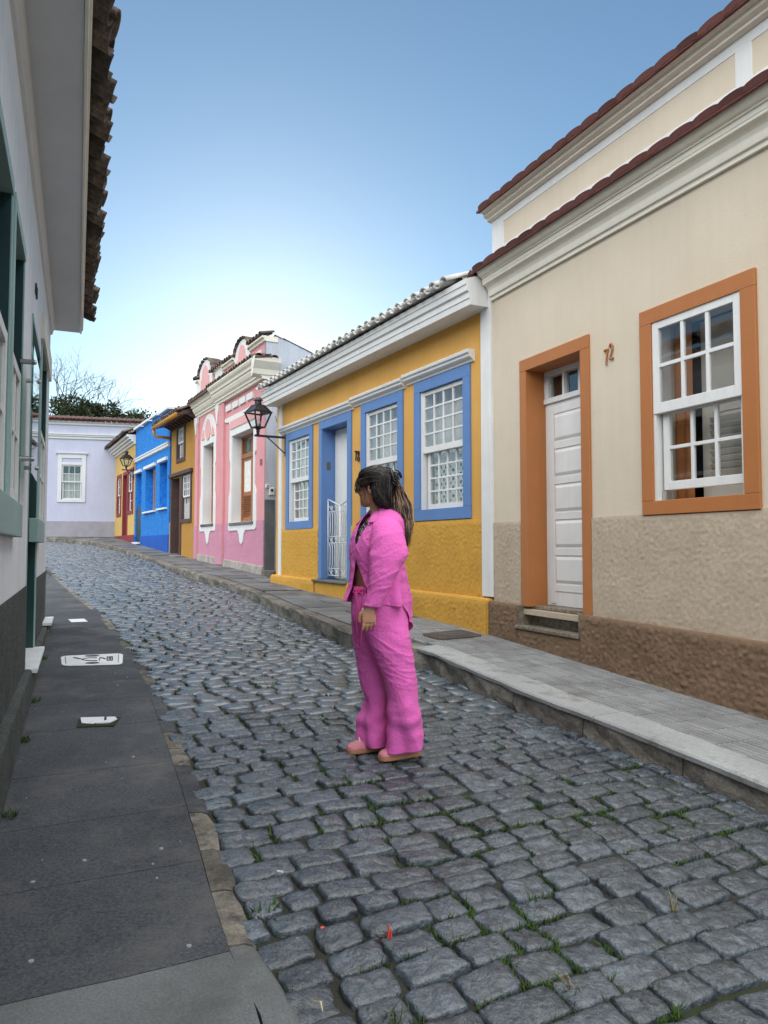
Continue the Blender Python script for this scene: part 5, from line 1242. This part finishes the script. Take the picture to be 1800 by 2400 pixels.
# ---- trousers
def legtube(tab, seed, ymid, hemf):
    b = MB(); n = 88; zt, zb = tab[0][0], tab[-1][0]; K = 150
    for j in range(K+1):
        z = zt+(zb-zt)*j/K; x, y, hx, hy_ = sm(tab, z)
        for i in range(n):
            t = 6.2832*i/n; c, s_ = math.cos(t), math.sin(t); e = 1
            p = Vector((x+hx*c, y+hy_*s_, z)); nr = Vector((c, s_, 0))
            up = math.exp(-((z-.62)/.17)**2); dn = max(0, (.40-z)/.4)
            q = (p.x*1.0+seed, p.y*.7, p.z*2.3-p.x*.9*(1 if ymid < 0 else -.8))
            al = p.x-.4*p.y; kn = math.exp(-((z-.52)/.12)**2); d = .006*nz(p, 6, seed)+.005*up*crease(al, z, 4, 15, .35*(1 if ymid < 0 else -.6), seed)+(.0025*up+.004*kn)*crease(al, z, 7, 30, .5, seed+4)+.003*crease(al*1.5, z, 9, 6, .9, seed+6)*(.4+dn)+.0013*nz(p, 45, seed)
            d += dn*(.013*math.sin(t*3+seed+z*5)+.009*math.sin(t*5+seed*2+z*9))
            d += .012*math.exp(-((z-.20)/.11)**2)*nz((p.x*1.2, p.y, p.z*1.6), 9, seed+5)*1.6
            pp = p+nr*d*min(1, (zt-z)*9+.1)
            if z < .2: pp.z += hemf(p.x-x, p.y-y)*(.2-z)/.2
            b.v.append(tuple(pp))
    for j in range(K):
        for i in range(n): b.f.append((j*n+i, j*n+(i+1) % n, (j+1)*n+(i+1) % n, (j+1)*n+i))
    return b
tn = [(.985, -.014, 0, .138, .172), (.90, -.008, -.01, .158, .195), (.80, -.002, -.045, .160, .155), (.735, .030, -.085, .130, .112), (.636, .064, -.095, .115, .108), (.50, .098, -.085, .098, .105), (.37, .126, -.075, .088, .108), (.28, .132, -.07, .094, .115), (.16, .142, -.055, .100, .105), (.062, .137, -.045, .110, .095)]
tf = [(.985, -.014, 0, .136, .170), (.90, -.012, .01, .155, .190), (.80, -.022, .05, .146, .15), (.70, -.030, .085, .137, .115), (.60, -.022, .105, .135, .108), (.50, -.014, .11, .126, .108), (.37, -.006, .115, .110, .11), (.30, -.010, .12, .086, .112), (.18, -.030, .125, .102, .122), (.045, -.036, .13, .095, .125)]
b1 = legtube(tn, 3, -1, lambda x, y: .20*x+.12*y)
trs = solid(b1.build('trousers', M_lin, per, smooth=True), .003)
b2 = legtube(tf, 11, 1, lambda x, y: .02*x); solid(b2.build('trouser_leg', M_lin, trs, smooth=True), .003)
b = MB(); rings = []
for z, o in ((.945, .006), (.952, .010), (.985, .009), (.990, .003)):
    rings.append([tuple(Vector((-.014, 0, z))+Vector((.140+o, 0, 0))*math.cos(t)+Vector((0, .174+o, 0))*math.sin(t)+Vector((0, 0, .003*math.sin(t*19)))) for t in [6.2832*i/60 for i in range(60)]])
b.loft(rings, caps=False); b.build('waistband', M_lin2, trs, smooth=True)
b = MB(); w0 = Vector((-.118, -.135, .965))
for dx, ln, wv in ((-.012, .23, 1), (.012, .275, -1)):
    pts = [w0, w0+Vector((dx*1.4, -.018, .012)), w0+Vector((dx*1.6, -.026, -.03))]+[w0+Vector((dx*(1.5-.2*k)+.005*wv*math.sin(k*1.3), -.030+.002*k, -.03-ln*k/5)) for k in range(1, 6)]
    b.tube(pts, .0048, 5)
for sg in (-1, 1):
    b.tube([w0+Vector((0, -.012, 0)), w0+Vector((sg*.024, -.024, .016)), w0+Vector((sg*.034, -.024, -.004)), w0+Vector((sg*.018, -.022, -.014)), w0+Vector((0, -.014, -.002))], .0045, 5)
b.build('drawstring', M_lin2, trs, smooth=True)
# ---- shoes
def shoe(c, ang, z):
    d = Vector((-math.cos(ang), -math.sin(ang), 0)); s_ = Vector((-d.y, d.x, 0)); L0 = .25
    prof = [(-.5, .020, .02), (-.47, .030, .05), (-.40, .036, .07), (-.2, .036, .072), (0, .038, .066), (.2, .044, .058), (.36, .043, .048), (.45, .034, .038), (.495, .018, .028), (.5, .006, .02)]
    so = MB(); so.loft([[tuple(c+d*t*L0*1.02+s_*w*1.10*q+U_*(z+h)) for q, h in ((-1, .003), (-.9, 0), (.9, 0), (1, .003), (1.02, .022), (-1.02, .022))] for t, w, hh in prof])
    o = so.build('shoe', M_gum, per, smooth=False, bevel=.003)
    up = MB(); up.loft([[tuple(c+d*t*L0+s_*w*math.cos(k)+U_*(z+.018+.86*hh*max(0, math.sin(k))**.8)) for k in [math.pi*i/10 for i in range(11)]] for t, w, hh in prof])
    up.build('upper', M_shoe, o, smooth=True)
    bb = MB(); bb.tube([c+d*.06-s_*.038+U_*(z+.03), c+d*.05+U_*(z+.084), c+d*.06+s_*.038+U_*(z+.03)], .004, 5)
    for k in range(3): bb.tube([c+d*(.03+.02*k)-s_*.02+U_*(z+.076-.006*k), c+d*(.03+.02*k)+s_*.02+U_*(z+.076-.006*k)], .003, 4)
    bb.build('lace', M_marble, o)
shoe(Vector((.105, -.035, 0)), rad(27), .004); shoe(Vector((-.078, .10, 0)), rad(24), .004)
# ---- hair: a close cap and many fine locks
b = MB(); blob(b, hp(-.034, 0, .040), (.106, .090, .094), HR, 20, 12); blob(b, hp(-.060, .006, -.02), (.062, .060, .075), HR, 16, 10)
blob(b, hp(.034, 0, .070), (.066, .070, .042), HR, 16, 10)
hair = b.build('hair', M_hair, per, smooth=True, merge=False)
rh = random.Random(17)
CLIP = hp(-.138, .012, .058)
def lock(b, pts, w, n=9):
    pts = [Vector(p) for p in pts]; out = []
    for i in range(n+1):          # Catmull-Rom along the guide points
        t = i/n*(len(pts)-1); k = min(int(t), len(pts)-2); f = t-k
        p0, p1, p2, p3 = pts[max(k-1, 0)], pts[k], pts[k+1], pts[min(k+2, len(pts)-1)]
        out.append(.5*((2*p1)+(p2-p0)*f+(2*p0-5*p1+4*p2-p3)*f*f+(3*p1-p0-3*p2+p3)*f**3))
    b.tube(out, [w*(1-.75*(i/n)**2) for i in range(n+1)], 3)
hd, hm, hl = MB(), MB(), MB(); u = rh.uniform
for _ in range(420):    # fringe falling over brow and eyes
    l = u(-.075, .080); f0 = u(.0, .05); tipz = u(-.018, .022)-.012*abs(l)/.08
    w_ = math.sqrt(max(0, 1-(l/.088)**2))
    lock((hl if rh.random() < .3 else hm) if rh.random() < .8 else hd, [hp(f0-.02, l*.55, .130*w_+.005+u(-.004, .006)), hp(.062, l*.8, .112*w_+u(-.004, .004)), hp(.102*w_+.012, l+u(-.006, .006), .052), hp(.112*w_+.006+u(-.006, .008), l+u(-.012, .012), tipz)], u(.0012, .0026))
for _ in range(620):    # side hair swept back into the clip
    for sd in (1, -1) if rh.random() < .5 else (1,):
        a = u(-.25, 1.45); h0 = .090*math.sin(a); f0 = u(-.02, .075)
        r_ = .088*math.cos(a*.8)
        lock(hd if rh.random() < .75 else hm, [hp(f0, sd*(r_-.008*(f0 > .04)), h0*.9+.036+u(-.004, .004)), hp(-.03, sd*(r_+.012+u(-.004, .006)), h0+.05), hp(-.095, sd*(r_*.72+.008), h0*.75+.048), CLIP+Vector((u(-.015, .01), u(-.02, .02), u(-.025, .025)))], u(.0012, .0026))
for _ in range(640):    # heavy dark lengths behind the ear, looping down and back
    sd = 1 if rh.random() < .7 else -1
    lock(hd if rh.random() < .86 else hm, [hp(-.03+u(-.02, .012), sd*.082, .03+u(-.03, .03)), hp(-.055+u(-.02, .02), sd*(.090+u(-.008, .010)), -.03+u(-.03, .03)), hp(-.085+u(-.035, .02), sd*(.076+u(-.008, .008)), -.085+u(-.02, .02)), Vector((.075+u(-.03, .02), -.03*sd+u(-.02, .02), 1.43+u(-.03, .03))), Vector((.118+u(-.02, .015), u(-.05, .03), 1.33+u(-.05, .05)))], u(.0014, .003))
for _ in range(700):    # back of the head down to the nape
    sd = 1 if rh.random() < .75 else -1; f0 = u(-.125, -.03); q_ = math.sqrt(max(.05, 1-((f0+.034)/.108)**2))
    lock(hd if rh.random() < .82 else hm, [hp(f0, sd*.086*q_, u(.02, .09)), hp(f0-.010, sd*(.092*q_+u(-.004, .006)), u(-.03, .02)), hp(f0*.9-.018, sd*(.080*q_+u(-.006, .006)), -.075+u(-.02, .02)), Vector((.078+u(-.035, .03), -.035*sd+u(-.02, .02), 1.425+u(-.04, .03)))], u(.0014, .003))
for _ in range(520):    # long caramel lengths hanging from the clip down the back
    e = u(0, 1); zt_ = 1.21+.13*(1-e)+u(-.05, .06); k = u(-1, 1)
    lock(hl if rh.random() < .5 else hm if rh.random() < .7 else hd, [CLIP+Vector((u(-.012, .012), u(-.02, .02), u(-.03, .015))), Vector((.100+.030*k, -.02+.035*u(-1, 1), 1.545+u(-.02, .02))), Vector((.116+.056*k+.012*math.sin(e*9), -.04+.04*u(-1, 1), 1.45)), Vector((.134+.042*k-.012*math.sin(e*9)+u(-.008, .010), -.05+.04*u(-1, 1), 1.34)), Vector((.148+.014*k+u(-.010, .012), -.055+.03*u(-1, 1), zt_))], u(.0012, .0028), 11)
for _ in range(12):     # loose wisps round the face and neck
    lock(hm, [hp(.03+u(-.03, .03), .072, .02), hp(.04+u(-.03, .02), .078, -.04), hp(.02+u(-.03, .03), .066, -.10+u(-.03, .03))], u(.0006, .0012), 7)
for _ in range(90):
    lock(hl, [Vector((.12, -.03, 1.5+u(-.1, .05))), Vector((.165+u(-.01, .02), -.04+u(-.03, .03), 1.40+u(-.1, .05))), Vector((.160+u(-.02, .025), -.05, 1.30+u(-.1, .08)))], u(.0005, .001), 7)
hd.build('dark_locks', M_hair, hair, smooth=True, merge=False, recalc=False); hm.build('brown_locks', M_hairm, hair, smooth=True, merge=False, recalc=False); hl.build('caramel_locks', M_hairl, hair, smooth=True, merge=False, recalc=False)
# ---- clip, sunglasses, bracelets, rings
b = MB(); c0 = CLIP+Vector((-.004, -.022, 0))
for k in range(6):
    a = (k-2.5)*.014
    b.tube([c0+Vector((a*.35-.008, -.010, a+.012)), c0+Vector((a*.35+.006, -.026, a+.006)), c0+Vector((a*.35+.020, -.018, a-.006)), c0+Vector((a*.35+.026, .006, a-.014))], .0046, 5)
b.tube([c0+Vector((-.022, -.012, .05)), c0+Vector((-.006, -.02, 0)), c0+Vector((.008, -.012, -.045))], .007, 6); b.tube([c0+Vector((.018, -.01, .03)), c0+Vector((.036, -.006, .02)), c0+Vector((.04, -.002, .0))], .006, 6)
b.build('hair_clip', M_black, per, smooth=True)
b = MB(); b.tube([hp(-.004, .080, .022), hp(.05, .078, .020), hp(.086, .064, .016)], .0024, 5)
for sd in (1, -1): b.tube([hp(.094+.004*math.cos(k), sd*.034+.026*math.cos(k), .004+.022*math.sin(k)) for k in [6.2832*i/16 for i in range(17)]], .002, 4)
sg_ = b.build('sunglasses', mat('pale_gold', (.55, .45, .32), .3, .05, 5, metal=.8), per)
b = MB()
for sd in (1, -1): b.add([hp(.094, sd*.034+.025*math.cos(k), .004+.021*math.sin(k)) for k in [6.2832*i/14 for i in range(14)]], [tuple(range(14))])
b.build('lens', M_black, sg_, recalc=False)
b = MB(); wq = WRN+Vector((-.003, 0, -.016))
b.tube([wq+Vector((.030*math.cos(t), .024*math.sin(t), -.006*math.cos(t)-.004*math.sin(t))) for t in [6.2832*i/20 for i in range(21)]], .0035, 6); b.build('bracelet', M_black, per, smooth=True)
b = MB(); blob(b, wq+Vector((-.034, -.006, -.016)), (.005, .004, .006)); b.tube([wq+Vector((.031*math.cos(t), .025*math.sin(t), -.012)) for t in [6.2832*i/20 for i in range(21)]], .0012, 4); b.build('charm_bracelet', M_marble, per, smooth=True)
